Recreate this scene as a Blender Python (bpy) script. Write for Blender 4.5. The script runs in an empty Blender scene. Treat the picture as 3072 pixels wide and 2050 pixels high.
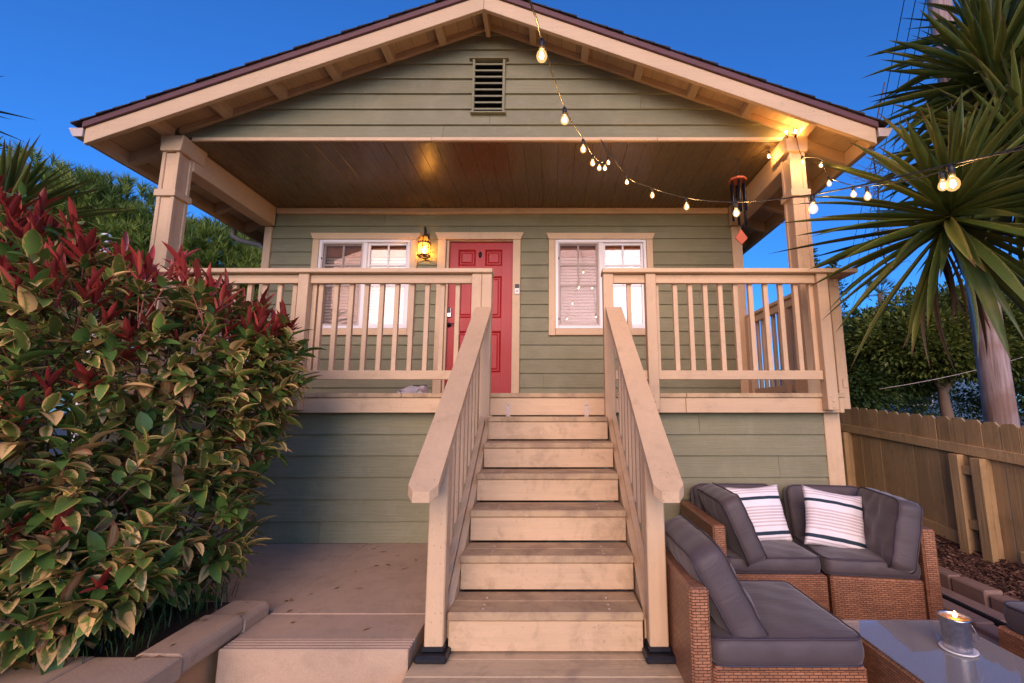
import bpy, bmesh, math, random
from mathutils import Vector, Matrix, Quaternion, Euler
R = math.radians
random.seed(7)
sc = bpy.context.scene
C = sc.collection

# ------------------------------------------------------------------ camera, sky, sun, exposure
cd = bpy.data.cameras.new('camera'); cam = bpy.data.objects.new('camera', cd); C.objects.link(cam)
cd.sensor_width = 36; cd.sensor_fit = 'HORIZONTAL'; cd.lens = 16.0; cd.shift_x = -0.0387
cd.clip_start = 0.05; cd.clip_end = 3000
cam.location = (0, 0, 0); cam.rotation_euler = (R(98.75), 0, 0)
sc.camera = cam
SUN_EL, SUN_AZ = 20, -8
w = bpy.data.worlds.new('World'); sc.world = w; w.use_nodes = True
nt = w.node_tree; bg = nt.nodes['Background']
sky = nt.nodes.new('ShaderNodeTexSky'); sky.sky_type = 'NISHITA'; sky.sun_disc = False
sky.sun_elevation = R(SUN_EL - 7); sky.sun_rotation = R(180 + SUN_AZ)
sky.air_density = 0.9; sky.dust_density = 0.9; sky.ozone_density = 10.0; sky.altitude = 0
nt.links.new(sky.outputs[0], bg.inputs[0]); bg.inputs[1].default_value = 0.15
sl = bpy.data.lights.new('sun', 'SUN'); so = bpy.data.objects.new('sun', sl); C.objects.link(so)
sl.energy = 1.68; sl.angle = R(48); sl.color = (1.0, 0.62, 0.37)
so.rotation_euler = (R(90 - SUN_EL), 0, R(SUN_AZ)); so.location = (0, -20, 12)
sc.view_settings.view_transform = 'Standard'; sc.view_settings.look = 'None'
sc.view_settings.exposure = 1.0; sc.view_settings.gamma = 1.0; sc.view_settings.use_curve_mapping = False
sc.render.engine = 'CYCLES'
sc.cycles.use_denoising = True
sc.cycles.max_bounces = 8; sc.cycles.transparent_max_bounces = 16
sc.cycles.sample_clamp_indirect = 6.0

# ------------------------------------------------------------------ materials
def nodes(name):
    m = bpy.data.materials.new(name); m.use_nodes = True
    n = m.node_tree.nodes; return m, n, m.node_tree.links, n['Principled BSDF']
def mathn(n, l, op, a, b=None, c=None):
    k = n.new('ShaderNodeMath'); k.operation = op
    for i, v in enumerate((a, b, c)):
        if v is None: continue
        if isinstance(v, (int, float)): k.inputs[i].default_value = v
        else: l.new(v, k.inputs[i])
    return k.outputs[0]
def noise(n, l, vec, scale, detail=4, rough=.55, dist=0):
    k = n.new('ShaderNodeTexNoise'); k.inputs['Scale'].default_value = scale
    k.inputs['Detail'].default_value = detail; k.inputs['Roughness'].default_value = rough
    k.inputs['Distortion'].default_value = dist
    if vec is not None: l.new(vec, k.inputs['Vector'])
    return k.outputs[0]
def ramp(n, l, fac, stops, mode='LINEAR'):
    k = n.new('ShaderNodeValToRGB'); k.color_ramp.interpolation = mode
    e = k.color_ramp.elements
    while len(e) < len(stops): e.new(.5)
    for i, (p, c) in enumerate(stops):
        e[i].position = p; e[i].color = (*c, 1) if len(c) == 3 else c
    l.new(fac, k.inputs[0]); return k.outputs[0]
def mixc(n, l, fac, a, b, mode='MIX'):
    k = n.new('ShaderNodeMix'); k.data_type = 'RGBA'; k.blend_type = mode
    for i, v in ((0, fac), (6, a), (7, b)):
        if isinstance(v, (int, float)): k.inputs[i].default_value = v
        elif isinstance(v, tuple): k.inputs[i].default_value = (*v, 1) if len(v) == 3 else v
        else: l.new(v, k.inputs[i])
    return k.outputs[2]
def worldpos(n, l, stretch=(1, 1, 1)):
    g = n.new('ShaderNodeNewGeometry'); mp = n.new('ShaderNodeMapping'); mp.inputs['Scale'].default_value = stretch
    l.new(g.outputs['Position'], mp.inputs['Vector']); return mp.outputs[0]
def sc3(c, k): return tuple(min(1, x * k) for x in c)
def paint(name, col, rough=.5, grain=(1, 1, 1), gscale=40, bump=.25, var=.10, dirt=.28, dirtcol=None, dirt_lo=.53, tint=.07, dist=.002, chips=.55):
    m, n, l, p = nodes(name)
    v = worldpos(n, l); vg = worldpos(n, l, grain)
    a = noise(n, l, v, 1.7, 5, .6); b = noise(n, l, vg, gscale, 4, .6)
    base = ramp(n, l, a, [(.3, sc3(col, 1 - var)), (.7, sc3(col, 1 + var))])
    base = mixc(n, l, .35, base, ramp(n, l, b, [(.3, sc3(col, 1 - var * 1.6)), (.7, sc3(col, 1 + var))]))
    oi = n.new('ShaderNodeObjectInfo')
    k = mathn(n, l, 'MULTIPLY_ADD', oi.outputs['Random'], tint * 2, 1 - tint)
    hs = n.new('ShaderNodeHueSaturation'); l.new(base, hs.inputs['Color']); l.new(k, hs.inputs['Value'])
    base = hs.outputs[0]
    d = noise(n, l, v, 5.5, 8, .72, .4)
    dm = ramp(n, l, d, [(dirt_lo, (0, 0, 0)), (dirt_lo + .16, (dirt, dirt, dirt))])
    base = mixc(n, l, dm, base, dirtcol or sc3(col, .45))
    if chips:
        sp_ = noise(n, l, v, 70, 2, .5); cl_ = noise(n, l, v, 3.1, 3, .6)
        k2 = mathn(n, l, 'MULTIPLY', ramp(n, l, sp_, [(.66, (0, 0, 0)), (.72, (1, 1, 1))]), ramp(n, l, cl_, [(.42, (0, 0, 0)), (.62, (chips, chips, chips))]))
        base = mixc(n, l, k2, base, sc3(col, .35))
    l.new(base, p.inputs['Base Color'])
    rr = mathn(n, l, 'MULTIPLY_ADD', b, .25, rough - .12); l.new(rr, p.inputs['Roughness'])
    p.inputs['Specular IOR Level'].default_value = .35
    bp = n.new('ShaderNodeBump'); bp.inputs['Strength'].default_value = bump; bp.inputs['Distance'].default_value = dist * 5
    l.new(b, bp.inputs['Height']); l.new(bp.outputs[0], p.inputs['Normal'])
    return m
TAN = (.595, .412, .245)
GX, GY, GZ = (.06, 1, 1), (1, .06, 1), (1, 1, .06)
M = {}
M['tanx'] = paint('tan_paint_x', TAN, grain=GX); M['tany'] = paint('tan_paint_y', TAN, grain=GY); M['tanz'] = paint('tan_paint_z', TAN, grain=GZ)
M['barge'] = paint('tan_paint_weathered', (.615, .43, .255), grain=GX, dirt=.45, dirtcol=(.26, .17, .11), dirt_lo=.6)
M['tread'] = paint('tan_paint_worn', (.49, .345, .195), grain=GX, rough=.75, dirt=.6, dirtcol=(.24, .155, .10), dirt_lo=.44, bump=.25)
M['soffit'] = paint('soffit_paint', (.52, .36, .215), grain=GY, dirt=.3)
M['green'] = paint('green_siding', (.222, .208, .12), grain=(.035, 1, 1), rough=.62, gscale=75, bump=.65, var=.13, tint=.07, dirt=.3, dirtcol=(.31, .285, .20), dirt_lo=.5, chips=.25)
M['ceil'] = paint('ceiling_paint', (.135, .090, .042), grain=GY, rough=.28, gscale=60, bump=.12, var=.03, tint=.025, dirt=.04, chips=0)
M['riser'] = paint('tan_paint_scuffed', TAN, grain=GX, dirt=.55, dirtcol=(.27, .18, .10), dirt_lo=.5, var=.14)
M['brown'] = paint('brown_trim', (.115, .045, .05), grain=GX, rough=.5, dirt=.35, dirtcol=(.3, .22, .17), dirt_lo=.63)
M['shingle'] = paint('asphalt_shingle', (.045, .036, .036), rough=.95, gscale=220, bump=.7, var=.3, dirt=.1, tint=.25)
M['white'] = paint('white_vinyl', (.78, .75, .74), rough=.35, bump=.02, var=.02, dirt=.08, tint=.01, chips=0)
M['gutter'] = paint('gutter_metal', (.56, .46, .40), rough=.4, bump=.03, var=.04, dirt=.35)
M['grey_pipe'] = paint('grey_pipe', (.2, .19, .18), rough=.45, bump=.03, dirt=.3)
M['red'] = paint('red_door', (.37, .014, .015), grain=GZ, rough=.38, bump=.05, var=.05, dirt=.1, tint=.02, chips=0)
M['fence'] = paint('fence_paint', (.45, .30, .145), grain=GZ, rough=.7, gscale=50, bump=.5, var=.2, tint=.2, dirt=.45)
M['black'] = paint('black_metal', (.012, .013, .018), rough=.4, bump=.05, dirt=.2, dirtcol=(.08, .07, .06))
M['bronze'] = paint('bronze_metal', (.055, .03, .016), rough=.45, bump=.1, dirt=.3)
M['steel'] = None
def concrete(name, col, scale=1, bump=.25):
    m, n, l, p = nodes(name); v = worldpos(n, l)
    a = noise(n, l, v, 1.3, 8, .65); b = noise(n, l, v, 9, 8, .7, .5); c = noise(n, l, v, 220, 3, .7)
    base = ramp(n, l, a, [(.3, sc3(col, .72)), (.7, sc3(col, 1.15))])
    base = mixc(n, l, ramp(n, l, b, [(.5, (0, 0, 0)), (.72, (.6, .6, .6))]), base, sc3(col, .6))
    base = mixc(n, l, .35, base, ramp(n, l, c, [(.3, sc3(col, .6)), (.7, sc3(col, 1.25))]))
    d2 = noise(n, l, v, 3.2, 9, .75, 1.2); base = mixc(n, l, ramp(n, l, d2, [(.54, (0, 0, 0)), (.72, (.38, .38, .38))]), base, sc3(col, .42))
    l.new(base, p.inputs['Base Color']); p.inputs['Roughness'].default_value = .82; p.inputs['Specular IOR Level'].default_value = .25
    bp = n.new('ShaderNodeBump'); bp.inputs['Strength'].default_value = bump; bp.inputs['Distance'].default_value = .004
    h = mathn(n, l, 'ADD', c, b); l.new(h, bp.inputs['Height']); l.new(bp.outputs[0], p.inputs['Normal'])
    return m
M['path'] = concrete('path_concrete', (.55, .385, .255))
M['cap'] = concrete('cap_concrete', (.50, .345, .22), bump=.5)
M['stucco'] = concrete('orange_stucco', (.50, .27, .12), bump=.6)
M['paver'] = concrete('paver_concrete', (.34, .225, .18), bump=.5)
M['landing'] = paint('landing_board', (.56, .42, .25), grain=GX, rough=.75, dirt=.4, dirtcol=(.2, .15, .11), dirt_lo=.48, bump=.3)
M['soil'] = concrete('soil', (.045, .03, .022), bump=1)
M['ground'] = concrete('ground_earth', (.09, .075, .055), bump=.6)
def simple(name, col, rough=.5, metal=0, emis=None, es=0, spec=.5):
    m, n, l, p = nodes(name); p.inputs['Base Color'].default_value = (*col, 1); p.inputs['Roughness'].default_value = rough
    p.inputs['Metallic'].default_value = metal; p.inputs['Specular IOR Level'].default_value = spec
    if emis: p.inputs['Emission Color'].default_value = (*emis, 1); p.inputs['Emission Strength'].default_value = es
    return m
def leafmat(name, stops, edge=None, rough=.35, trans=.15, edge_lo=.55, rib=None, tip=None):
    # per-leaf tone value in attribute 'rnd'; uv: x across (0..1), y along
    m, n, l, p = nodes(name)
    at = n.new('ShaderNodeAttribute'); at.attribute_name = 'rnd'
    base = ramp(n, l, at.outputs['Fac'], stops)
    uv = n.new('ShaderNodeUVMap'); sx = n.new('ShaderNodeSeparateXYZ'); l.new(uv.outputs[0], sx.inputs[0])
    ac = mathn(n, l, 'MULTIPLY', mathn(n, l, 'ABSOLUTE', mathn(n, l, 'SUBTRACT', sx.outputs[0], .5)), 2.0)
    pos = worldpos(n, l); nz = noise(n, l, pos, 90, 3, .6)
    if edge:
        e = mathn(n, l, 'MAXIMUM', ac, mathn(n, l, 'MULTIPLY_ADD', sx.outputs[1], 2.2, -1.3))
        e = mathn(n, l, 'ADD', e, mathn(n, l, 'MULTIPLY_ADD', nz, 1.0, -.5))
        e = mathn(n, l, 'ADD', e, mathn(n, l, 'MULTIPLY_ADD', at.outputs['Fac'], .9, -.5))
        k = ramp(n, l, e, [(edge_lo, (0, 0, 0)), (edge_lo + .3, (1, 1, 1))])
        base = mixc(n, l, k, base, edge)
    if rib:
        k = ramp(n, l, ac, [(.03, (1, 1, 1)), (.12, (0, 0, 0))]); base = mixc(n, l, mathn(n, l, 'MULTIPLY', k, .5), base, rib)
    if tip:
        k = ramp(n, l, mathn(n, l, 'ADD', sx.outputs[1], mathn(n, l, 'MULTIPLY_ADD', at.outputs['Fac'], .12, -.06)), [(.9, (0, 0, 0)), (.97, (1, 1, 1))]); base = mixc(n, l, k, base, tip)
        lg = noise(n, l, worldpos(n, l), 3, 3, .6); base = mixc(n, l, ramp(n, l, lg, [(.45, (0, 0, 0)), (.7, (.5, .5, .5))]), base, (.20, .19, .035))
    l.new(base, p.inputs['Base Color']); p.inputs['Roughness'].default_value = rough
    p.inputs['Specular IOR Level'].default_value = .45
    bp = n.new('ShaderNodeBump'); bp.inputs['Strength'].default_value = .25; bp.inputs['Distance'].default_value = .003
    wv = n.new('ShaderNodeTexWave'); wv.inputs['Scale'].default_value = 9; l.new(uv.outputs[0], wv.inputs['Vector'])
    l.new(nz, bp.inputs['Height']); l.new(bp.outputs[0], p.inputs['Normal'])
    if trans:
        tr = n.new('ShaderNodeBsdfTranslucent'); l.new(base, tr.inputs[0])
        mx = n.new('ShaderNodeMixShader'); mx.inputs[0].default_value = trans
        l.new(p.outputs[0], mx.inputs[1]); l.new(tr.outputs[0], mx.inputs[2])
        l.new(mx.outputs[0], n['Material Output'].inputs[0])
    return m
M['leaf_green'] = leafmat('photinia_green', [(0, (.045, .105, .024)), (.5, (.115, .21, .04)), (1, (.20, .29, .055))], edge=(.45, .34, .09), edge_lo=.92, rib=(.16, .2, .07))
M['leaf_edge'] = leafmat('photinia_burnt_edge', [(0, (.09, .13, .025)), (.5, (.20, .225, .045)), (1, (.36, .29, .08))], edge=(.80, .50, .19), edge_lo=.40, rib=(.12, .16, .04))
M['leaf_red'] = leafmat('photinia_red', [(0, (.14, .018, .016)), (.5, (.34, .035, .03)), (1, (.60, .11, .065))], edge=(.40, .10, .07), edge_lo=.9, rough=.3, rib=(.36, .09, .06))
M['leaf_old'] = leafmat('photinia_old', [(0, (.16, .11, .035)), (.5, (.34, .19, .06)), (1, (.50, .33, .14))], edge=(.30, .12, .05), edge_lo=.75, rib=(.2, .17, .05))
M['twig'] = paint('twig_bark', (.13, .07, .05), rough=.8, bump=.3)
M['twig_red'] = paint('red_twig', (.26, .07, .045), rough=.6, bump=.2)
M['yucca'] = leafmat('yucca_leaf', [(0, (.03, .055, .013)), (.5, (.065, .105, .02)), (1, (.12, .155, .03))], edge=(.22, .22, .06), edge_lo=.93, rough=.38, trans=.12, tip=(.12, .07, .035))
M['yucca_dead'] = leafmat('yucca_dead_leaf', [(0, (.05, .032, .018)), (.5, (.13, .08, .04)), (1, (.24, .16, .08))], rough=.8, trans=.05)
M['yucca_bark'] = paint('yucca_bark', (.10, .07, .05), rough=.9, bump=.8, gscale=25)
M['pine'] = leafmat('pine_needles', [(0, (.03, .06, .012)), (.5, (.12, .19, .028)), (1, (.30, .36, .06))], rough=.5, trans=.2)
M['tree'] = leafmat('tree_leaves', [(0, (.03, .055, .012)), (.5, (.11, .145, .022)), (1, (.24, .25, .04))], rough=.5, trans=.25)
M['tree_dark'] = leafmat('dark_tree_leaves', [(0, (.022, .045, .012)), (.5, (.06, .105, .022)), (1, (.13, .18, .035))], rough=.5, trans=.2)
M['bark'] = paint('tree_bark', (.17, .115, .08), rough=.9, bump=.8, gscale=20)
M['grass'] = leafmat('grass_blades', [(0, (.015, .04, .012)), (1, (.05, .10, .025))], rough=.5, trans=.2)
M['palm'] = leafmat('palm_fronds', [(0, (.05, .08, .025)), (1, (.13, .17, .05))], rough=.5)
M['palm_dead'] = leafmat('palm_dead_fronds', [(0, (.16, .09, .04)), (1, (.36, .2, .09))], rough=.8)
def wicker():
    m, n, l, p = nodes('wicker')
    tc = n.new('ShaderNodeTexCoord'); geo = n.new('ShaderNodeNewGeometry')
    s = n.new('ShaderNodeSeparateXYZ'); l.new(tc.outputs['Object'], s.inputs[0])
    # pick the plane by object normal: horizontal run = x + y, vertical run = z on sides / y on tops
    vt = n.new('ShaderNodeVectorTransform'); vt.vector_type = 'NORMAL'; vt.convert_from = 'WORLD'; vt.convert_to = 'OBJECT'
    l.new(geo.outputs['True Normal'], vt.inputs[0]); sn = n.new('ShaderNodeSeparateXYZ'); l.new(vt.outputs[0], sn.inputs[0])
    nz = mathn(n, l, 'GREATER_THAN', mathn(n, l, 'ABSOLUTE', sn.outputs[2]), .7)
    nx = mathn(n, l, 'GREATER_THAN', mathn(n, l, 'ABSOLUTE', sn.outputs[0]), .7)
    def sel(f, a, b):
        return mathn(n, l, 'ADD', mathn(n, l, 'MULTIPLY', f, a), mathn(n, l, 'MULTIPLY', mathn(n, l, 'SUBTRACT', 1, f), b))
    u = sel(nx, s.outputs[1], s.outputs[0]); v = sel(nz, s.outputs[1], s.outputs[2])
    cb = n.new('ShaderNodeCombineXYZ'); l.new(u, cb.inputs[0]); l.new(v, cb.inputs[1])
    br = n.new('ShaderNodeTexBrick'); l.new(cb.outputs[0], br.inputs['Vector'])
    br.inputs['Scale'].default_value = 1; br.inputs['Brick Width'].default_value = .036; br.inputs['Row Height'].default_value = .0115
    br.inputs['Mortar Size'].default_value = .0019; br.inputs['Mortar Smooth'].default_value = .9; br.inputs['Bias'].default_value = 0
    br.inputs['Color1'].default_value = (.45, .205, .10, 1); br.inputs['Color2'].default_value = (.31, .135, .068, 1); br.inputs['Mortar'].default_value = (.11, .045, .022, 1)
    nzv = noise(n, l, tc.outputs['Object'], 7, 4, .6)
    col = mixc(n, l, .5, br.outputs['Color'], ramp(n, l, nzv, [(.3, (.55, .55, .55)), (.7, (1.15, 1.1, 1.05))]), 'MULTIPLY')
    l.new(col, p.inputs['Base Color']); p.inputs['Roughness'].default_value = .42
    bp = n.new('ShaderNodeBump'); bp.invert = True; bp.inputs['Strength'].default_value = .9; bp.inputs['Distance'].default_value = .004
    l.new(br.outputs['Fac'], bp.inputs['Height']); l.new(bp.outputs[0], p.inputs['Normal'])
    return m
M['wicker'] = wicker()
def fabric():
    m, n, l, p = nodes('grey_fabric'); tc = n.new('ShaderNodeTexCoord')
    a = noise(n, l, tc.outputs['Object'], 5, 5, .6); b = noise(n, l, tc.outputs['Object'], 700, 2, .5)
    l.new(ramp(n, l, a, [(.3, (.068, .051, .053)), (.7, (.092, .069, .071))]), p.inputs['Base Color'])
    p.inputs['Roughness'].default_value = .62; p.inputs['Sheen Weight'].default_value = .25; p.inputs['Sheen Roughness'].default_value = .4
    mp = n.new('ShaderNodeMapping'); mp.inputs['Scale'].default_value = (3, 14, 5); l.new(tc.outputs['Object'], mp.inputs[0])
    cz = noise(n, l, mp.outputs[0], 1.6, 4, .5, 1.2)
    bp = n.new('ShaderNodeBump'); bp.inputs['Strength'].default_value = .22; bp.inputs['Distance'].default_value = .015
    l.new(mathn(n, l, 'MULTIPLY_ADD', b, .02, cz), bp.inputs['Height']); l.new(bp.outputs[0], p.inputs['Normal'])
    return m
M['fabric'] = fabric()
M['piping'] = simple('piping_fabric', (.05, .037, .048), .6)
def striped():
    m, n, l, p = nodes('striped_fabric'); tc = n.new('ShaderNodeTexCoord')
    s = n.new('ShaderNodeSeparateXYZ'); l.new(tc.outputs['Generated'], s.inputs[0])
    W, N_, T = (.82, .77, .78), (.012, .03, .05), (.60, .48, .47)
    st = [(0, W), (.03, T), (.05, W), (.075, T), (.095, W), (.13, N_), (.19, W), (.27, T), (.295, W)]
    for k in range(6): st += [(.33 + k * .05, T), (.358 + k * .05, W)]
    st += [(.72, N_), (.775, W), (.84, T), (.86, W), (.885, T), (.905, W), (.93, T), (.95, W)]
    k1 = ramp(n, l, s.outputs[2], st[:17], 'CONSTANT'); k2 = ramp(n, l, s.outputs[2], [(0, W)] + st[17:], 'CONSTANT')
    base = mixc(n, l, mathn(n, l, 'GREATER_THAN', s.outputs[2], st[17][0] - .012), k1, k2)
    l.new(base, p.inputs['Base Color']); p.inputs['Roughness'].default_value = .8
    cz = noise(n, l, tc.outputs['Object'], 14, 4, .6, .8)
    bp = n.new('ShaderNodeBump'); bp.inputs['Strength'].default_value = .3; bp.inputs['Distance'].default_value = .012
    l.new(cz, bp.inputs['Height']); l.new(bp.outputs[0], p.inputs['Normal'])
    return m
M['stripe'] = striped()
def glass(name, tint=(1, 1, 1), rough=.0, lo=.04, ior=1.5, add=0.0):
    m, n, l, p = nodes(name); n.remove(p)
    t = n.new('ShaderNodeBsdfTransparent'); t.inputs[0].default_value = (*tint, 1)
    g = n.new('ShaderNodeBsdfGlossy'); g.inputs['Roughness'].default_value = rough
    f = n.new('ShaderNodeFresnel'); f.inputs['IOR'].default_value = ior
    fac = mathn(n, l, 'ADD', f.outputs[0], add)
    mx = n.new('ShaderNodeMixShader'); l.new(fac, mx.inputs[0]); l.new(t.outputs[0], mx.inputs[1]); l.new(g.outputs[0], mx.inputs[2])
    l.new(mx.outputs[0], n['Material Output'].inputs[0]); return m
M['glass'] = glass('window_glass', (.97, .97, .97), add=.07)
def frost_paled_reflection(m):  # slight frosting plus a grey diffuse veil painted in to pale the sky reflection
    n, l = m.node_tree.nodes, m.node_tree.links; out = n['Material Output']; src = out.inputs[0].links[0].from_socket
    d = n.new('ShaderNodeBsdfDiffuse'); d.inputs[0].default_value = (.74, .70, .66, 1); mx = n.new('ShaderNodeMixShader'); mx.inputs[0].default_value = .26
    l.new(src, mx.inputs[1]); l.new(d.outputs[0], mx.inputs[2]); l.new(mx.outputs[0], out.inputs[0]); return m
M['tabglass'] = frost_paled_reflection(glass('table_glass', (.86, .84, .82), rough=.02, add=.03))
def bulbglass():
    m, n, l, p = nodes('bulb_glass'); n.remove(p)
    t = n.new('ShaderNodeBsdfTransparent'); t.inputs[0].default_value = (1, .93, .8, 1)
    e = n.new('ShaderNodeEmission'); e.inputs[0].default_value = (1, .56, .22, 1); e.inputs[1].default_value = .3
    a = n.new('ShaderNodeAddShader'); l.new(t.outputs[0], a.inputs[0]); l.new(e.outputs[0], a.inputs[1]); l.new(a.outputs[0], n['Material Output'].inputs[0]); return m
M['bulbglass'] = bulbglass()
M['screen'] = glass('insect_screen', (.82, .77, .75), rough=.6, add=-.02)
M['blind'] = simple('blind_slat', (.86, .80, .76), .5)
M['valance'] = simple('wood_valance', (.45, .14, .035), .45)
M['room'] = simple('dark_room', (.10, .06, .045), .9)
M['filament'] = simple('filament', (1, .7, .4), .5, emis=(1, .56, .2), es=480)
M['lampbulb'] = simple('lamp_bulb', (1, .7, .4), .5, emis=(1, .55, .18), es=150)
M['flame'] = simple('flame', (1, .6, .2), .5, emis=(1, .5, .13), es=22)
M['wax'] = simple('candle_wax', (.95, .44, .10), .5); M['wax'].node_tree.nodes['Principled BSDF'].inputs['Subsurface Weight'].default_value = .0
M['cable'] = simple('black_cable', (.014, .012, .011), .5)
M['nickel'] = simple('satin_nickel', (.55, .53, .5), .3, 1)
M['orange_wood'] = paint('orange_wood', (.42, .085, .03), rough=.5, gscale=30, bump=.1)
M['tube'] = simple('black_tube', (.022, .022, .03), .28, .7)
M['shoe'] = simple('white_shoe', (.72, .66, .68), .6)
M['shoe_in'] = simple('shoe_lining', (.08, .07, .07), .8)
def amber():
    m, n, l, p = nodes('amber_glass'); n.remove(p)
    t = n.new('ShaderNodeBsdfTransparent'); t.inputs[0].default_value = (1, .72, .34, 1)
    tr = n.new('ShaderNodeBsdfTranslucent'); tr.inputs[0].default_value = (.95, .55, .2, 1)
    mx = n.new('ShaderNodeMixShader'); mx.inputs[0].default_value = .28
    l.new(t.outputs[0], mx.inputs[1]); l.new(tr.outputs[0], mx.inputs[2]); l.new(mx.outputs[0], n['Material Output'].inputs[0]); return m
M['amber'] = amber()
def galv():
    m, n, l, p = nodes('galvanised_metal'); v = worldpos(n, l)
    vo = n.new('ShaderNodeTexVoronoi'); vo.inputs['Scale'].default_value = 60; l.new(v, vo.inputs['Vector'])
    l.new(ramp(n, l, vo.outputs[0], [(0, (.42, .43, .47)), (1, (.66, .66, .68))]), p.inputs['Base Color'])
    p.inputs['Metallic'].default_value = 1; p.inputs['Roughness'].default_value = .28; return m
M['galv'] = galv()
def polewood():
    m, n, l, p = nodes('weathered_pole'); v = worldpos(n, l, (1, 1, .05)); v2 = worldpos(n, l)
    a = noise(n, l, v, 26, 6, .7, .3); b = noise(n, l, v2, 1.4, 4, .6)
    base = ramp(n, l, a, [(.3, (.16, .10, .085)), (.55, (.40, .29, .27)), (.75, (.55, .43, .42))])
    base = mixc(n, l, ramp(n, l, b, [(.45, (0, 0, 0)), (.6, (.7, .7, .7))]), base, (.22, .12, .08), 'MIX')
    l.new(base, p.inputs['Base Color']); p.inputs['Roughness'].default_value = .9
    bp = n.new('ShaderNodeBump'); bp.inputs['Strength'].default_value = .6; bp.inputs['Distance'].default_value = .02
    l.new(a, bp.inputs['Height']); l.new(bp.outputs[0], p.inputs['Normal']); return m
M['pole'] = polewood()
M['mulch'] = leafmat('bark_mulch', [(0, (.03, .014, .010)), (.6, (.10, .045, .030)), (1, (.26, .14, .10))], rough=.85, trans=0)
M['blue'] = paint('blue_wall', (.10, .19, .29), rough=.7, bump=.1)
M['fascia_far'] = paint('pale_trim', (.6, .56, .52), rough=.6)

# ------------------------------------------------------------------ object helpers
W = {}
def link(o, parent=None, loc=(0, 0, 0)):
    C.objects.link(o); loc = Vector(loc); W[o.name] = loc
    if parent is not None: o.parent = parent; o.location = loc - W[parent.name]
    else: o.location = loc
    return o
def tag(o, label=None, cat=None, group=None, kind=None):
    if label: o['label'] = label
    if cat: o['category'] = cat
    if group: o['group'] = group
    if kind: o['kind'] = kind
    return o
def E(name, loc=(0, 0, 0), parent=None, label=None, cat=None, group=None):
    o = bpy.data.objects.new(name, None); o.empty_display_size = .1
    link(o, parent, loc); return tag(o, label, cat, group)
def mk(name, vs, fs, mat, parent=None, smooth=False, center=True, uvs=None, rnd=None):
    vs = [Vector(v) for v in vs]
    c = Vector((0, 0, 0))
    if center:
        lo = Vector((min(v[i] for v in vs) for i in range(3))); hi = Vector((max(v[i] for v in vs) for i in range(3)))
        c = (lo + hi) / 2
    me = bpy.data.meshes.new(name); me.from_pydata([v - c for v in vs], [], fs)
    if smooth: me.polygons.foreach_set('use_smooth', [True] * len(me.polygons))
    if uvs: setuv(me, uvs)
    if rnd is not None: setrnd(me, rnd)
    if mat: me.materials.append(M[mat] if isinstance(mat, str) else mat)
    o = bpy.data.objects.new(name, me); link(o, parent, c); return o
def setuv(me, uvs):
    uv = me.uv_layers.new(name='UVMap'); buf = []
    for lp in me.loops: buf += uvs[lp.vertex_index]
    uv.data.foreach_set('uv', buf)
def setrnd(me, rnd):
    a = me.attributes.new('rnd', 'FLOAT', 'POINT'); a.data.foreach_set('value', rnd)
BOXC = {}
def boxmesh(dx, dy, dz, bev, mat, name):
    key = (round(dx, 4), round(dy, 4), round(dz, 4), bev, mat)
    if key in BOXC: return BOXC[key]
    bm = bmesh.new(); bmesh.ops.create_cube(bm, size=1)
    for v in bm.verts: v.co = Vector((v.co.x * dx, v.co.y * dy, v.co.z * dz))
    if bev: bmesh.ops.bevel(bm, geom=bm.edges[:], offset=min(bev, .45 * min(dx, dy, dz)), segments=1, affect='EDGES')
    me = bpy.data.meshes.new(name); bm.to_mesh(me); bm.free(); me.materials.append(M[mat]); BOXC[key] = me; return me
def box(name, x0, x1, y0, y1, z0, z1, mat, parent=None, bev=.004):
    me = boxmesh(x1 - x0, y1 - y0, z1 - z0, bev, mat, name)
    o = bpy.data.objects.new(name, me); link(o, parent, ((x0 + x1) / 2, (y0 + y1) / 2, (z0 + z1) / 2)); return o
def prism(name, poly, axis, a, b, mat, parent=None, bev=0, smooth=False):
    """poly: 2D points; axis 'y': (x,z) extruded a..b in y; 'x': (y,z) extruded in x; 'z': (x,y) extruded in z"""
    f = {'y': lambda p, t: (p[0], t, p[1]), 'x': lambda p, t: (t, p[0], p[1]), 'z': lambda p, t: (p[0], p[1], t)}[axis]
    n = len(poly); vs = [f(p, a) for p in poly] + [f(p, b) for p in poly]
    fs = [tuple(range(n)), tuple(range(2 * n - 1, n - 1, -1))] + [(i, i + n, (i + 1) % n + n, (i + 1) % n) for i in range(n)]
    o = mk(name, vs, fs, mat, parent, smooth)
    bm = bmesh.new(); bm.from_mesh(o.data)
    bmesh.ops.recalc_face_normals(bm, faces=bm.faces[:])
    if bev: bmesh.ops.bevel(bm, geom=bm.edges[:], offset=bev, segments=1, affect='EDGES')
    bm.to_mesh(o.data); bm.free(); return o
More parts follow.
